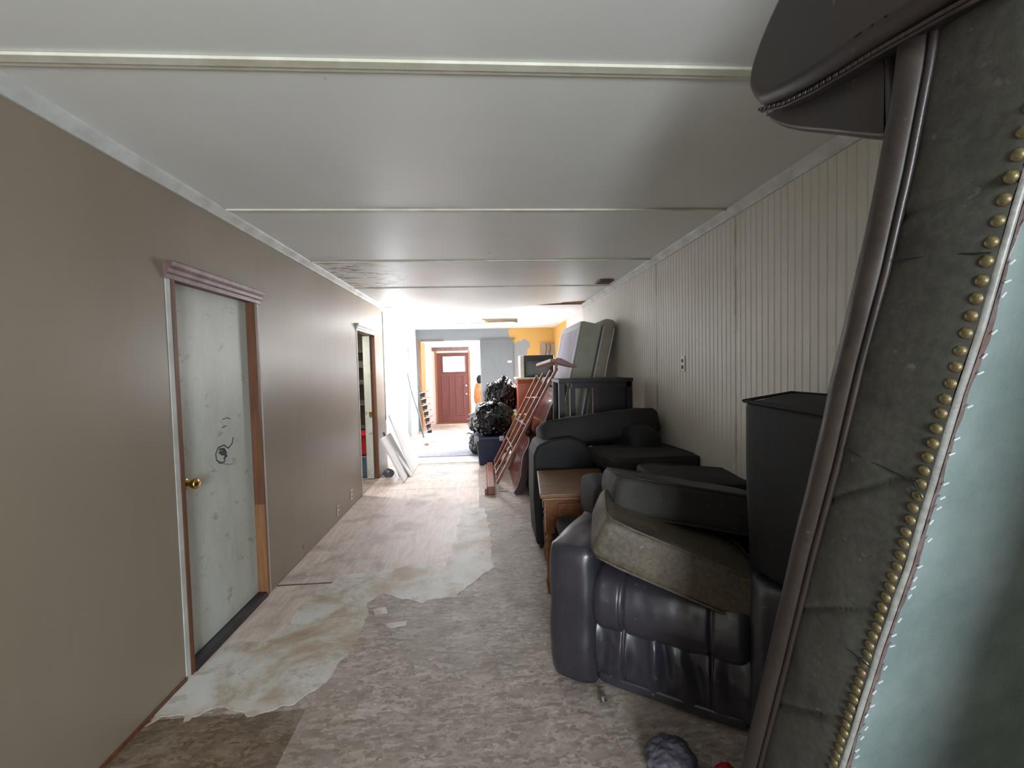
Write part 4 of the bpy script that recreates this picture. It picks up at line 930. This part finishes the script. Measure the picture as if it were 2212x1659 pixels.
# staples
bm = B(); box(bm, -.0045, .0045, -.0006, .0006, -.0011, .0011); sm = bpy.data.meshes.new('staple'); bm.to_mesh(sm); bm.free(); sm.materials.append(MAT['staple'])
z = 1.95
while z > .75:
    z -= random.choice((.016, .022, .030, .045)); 
    o = bpy.data.objects.new('staple', sm); C.objects.link(o); o.parent = fs
    o.location = Vector((XA+.014+random.uniform(-.003, .004), ny(z)-.0105, z))-fs.location; o.rotation_euler = (0, random.uniform(-.9, -.2), 0)
# leather arm at the top: two padded lobes meeting in a stitched seam
def lobe(name, pts, X, x0, x1, rr, mat, seed):
    P = [at(a, b, X=X) for a, b in pts]; S = []
    n0 = len(P)
    for i in range(n0):
        p0_, p1_, p2_, p3_ = P[i-1], P[i], P[(i+1) % n0], P[(i+2) % n0]
        for j in range(8):
            t = j/8; S.append(.5*((2*p1_)+(p2_-p0_)*t+(2*p0_-5*p1_+4*p2_-p3_)*t*t+(3*p1_-p0_-3*p2_+p3_)*t**3))
    n_ = len(S); cen = sum(S, Vector())/n_
    area_ = sum(S[i].y*S[(i+1) % n_].z-S[(i+1) % n_].y*S[i].z for i in range(n_)); sg = 1 if area_ > 0 else -1
    NR = [((S[(i+1) % n_]-S[i-1]).normalized()) for i in range(n_)]; NR = [Vector((0, -d.z*sg, d.y*sg)) for d in NR]
    rings = []
    def ring_(x_, ins): rings.append([Vector((x_, q.y, q.z))+nn*ins for q, nn in zip(S, NR)])
    for k_ in range(9):
        th_ = k_/8*math.pi/2; ring_(x0+rr*(1-math.sin(th_)), rr*.55*(1-math.cos(th_))) if 0 else ring_(x0+rr*(1-math.cos(math.pi/2-th_)) if 0 else x0+rr*(1-math.sin(math.pi/2-th_)), rr*.5*(1-math.cos(math.pi/2-th_)))
    rings.append([Vector((x1, q.y, q.z)) for q in S])
    bm = B(); V = [[bm.verts.new(q) for q in rg_] for rg_ in rings]
    for j in range(len(V)-1):
        for i in range(n_): bm.faces.new([V[j][i], V[j][(i+1) % n_], V[j+1][(i+1) % n_], V[j+1][i]])
    ff = bm.faces.new(V[0]); f2 = bm.faces.new(V[-1]); bmesh.ops.triangulate(bm, faces=[ff, f2])
    ob = obj(name, bm, mat, parent=fs, smooth=True)
    for p_ in ob.data.polygons:
        if abs(p_.normal.x) > .985: p_.use_smooth = False
    return ob
seam = [(1650, 240), (1700, 228), (1760, 200), (1830, 160), (1900, 118), (1975, 76), (2050, 34), (2140, -14)]
lobe('arm_front', [(1760, -120), (1700, -20), (1655, 80), (1632, 150), (1627, 205)]+seam+[(2240, -60), (2240, -200), (2000, -230)], .60, .575, .86, .07, MAT['arm'], 1)
lobe('arm_underside', [(1660, 244), (1672, 266), (1710, 281), (1800, 292), (1918, 303), (1934, 270), (1936, 180), (1930, 92), (1900, 108), (1830, 150), (1760, 190), (1700, 222)], .63, .622, .86, .022, MAT['arm'], 2)
SP = [at(a, b, X=.60)+Vector((-.004, 0, 0)) for a, b in seam]
obj('seam_welt', tube(B(), SP, .0035, 8), MAT['arm'], parent=fs, smooth=True)
bm = B(); 
for i in range(len(SP)-1):
    for j in range(5):
        q = SP[i].lerp(SP[i+1], j/5)+Vector((-.004, 0, .004)); d = (SP[i+1]-SP[i]).normalized(); obox(bm, q, d, Vector((1, 0, 0)), Vector((0, -d.z, d.y)), .010, .004, .006)
obj('seam_stitching', bm, MAT['arm'], parent=fs, bevel=.001)
for L_ in ([(1930, 562), (1985, 556), (2060, 549), (2140, 546)], [(1828, 968), (1865, 990), (1915, 1012), (1975, 1042), (1992, 1078)], [(1762, 1325), (1790, 1368), (1835, 1405), (1880, 1442)]):
    obj('crease', tube(B(), [at(a, b, X=XA-.0095) for a, b in L_], .0011, 6), MAT['dark'], parent=fs)
# grey plastic and red scrap under the recliner
q = at(1455, 1632, Y=1.45)
tag(obj('plastic_sheet', blob((q.x, 1.47, .05), .085, .08, .055, .34, 1.9, 12, 5), MAT['greybag'], smooth=True), 'crumpled grey-violet plastic on the dark floor in front of the recliner', 'plastic')
q = at(1515, 1660, Y=1.55)
tag(obj('red_scrap', blob((q.x+.02, 1.42, .03), .04, .03, .03, .3, 2.2, 14, 4), MAT['red'], smooth=True), 'small red scrap at the foot of the upended sofa', 'scrap')

# gap between the floor sheets, wall plates
obj('sheet_gap', bx(XL+.005, gp(1150, 575).x, ya-.012, ya+.004, .0003, .0022), MAT['mahogdark'], parent=fl)
def outlet(label, px, X, sgn, w_=.07, h_=.115, cat='outlet'):
    q = at(*px, X=X); t = thing('wall_outlet', label, cat, (X, q.y, q.z-h_/2))
    a, b = sorted((X+sgn*.0008, X+sgn*.007)); obj('plate', bx(a, b, q.y-w_/2, q.y+w_/2, q.z-h_/2, q.z+h_/2), MAT['cream'], parent=t, bevel=.002)
    a, b = sorted((X+sgn*.007, X+sgn*.009))
    for dz_ in (-.025, .025): obj('socket', bx(a, b, q.y-.014, q.y+.014, q.z+dz_-.013, q.z+dz_+.013), MAT['dark' if X > 0 else 'closet'], parent=t, bevel=.002)
    return t
outlet('cream outlet low on the tan wall, nearer of the two between the doors', (730, 1102), XL, 1, .055, .10)
outlet('cream outlet low on the tan wall, beside the closet doorway', (759, 1068), XL, 1, .07, .11)
outlet('outlet with dark sockets high on the beadboard wall', (1476, 786), XR, -1, .075, .12)
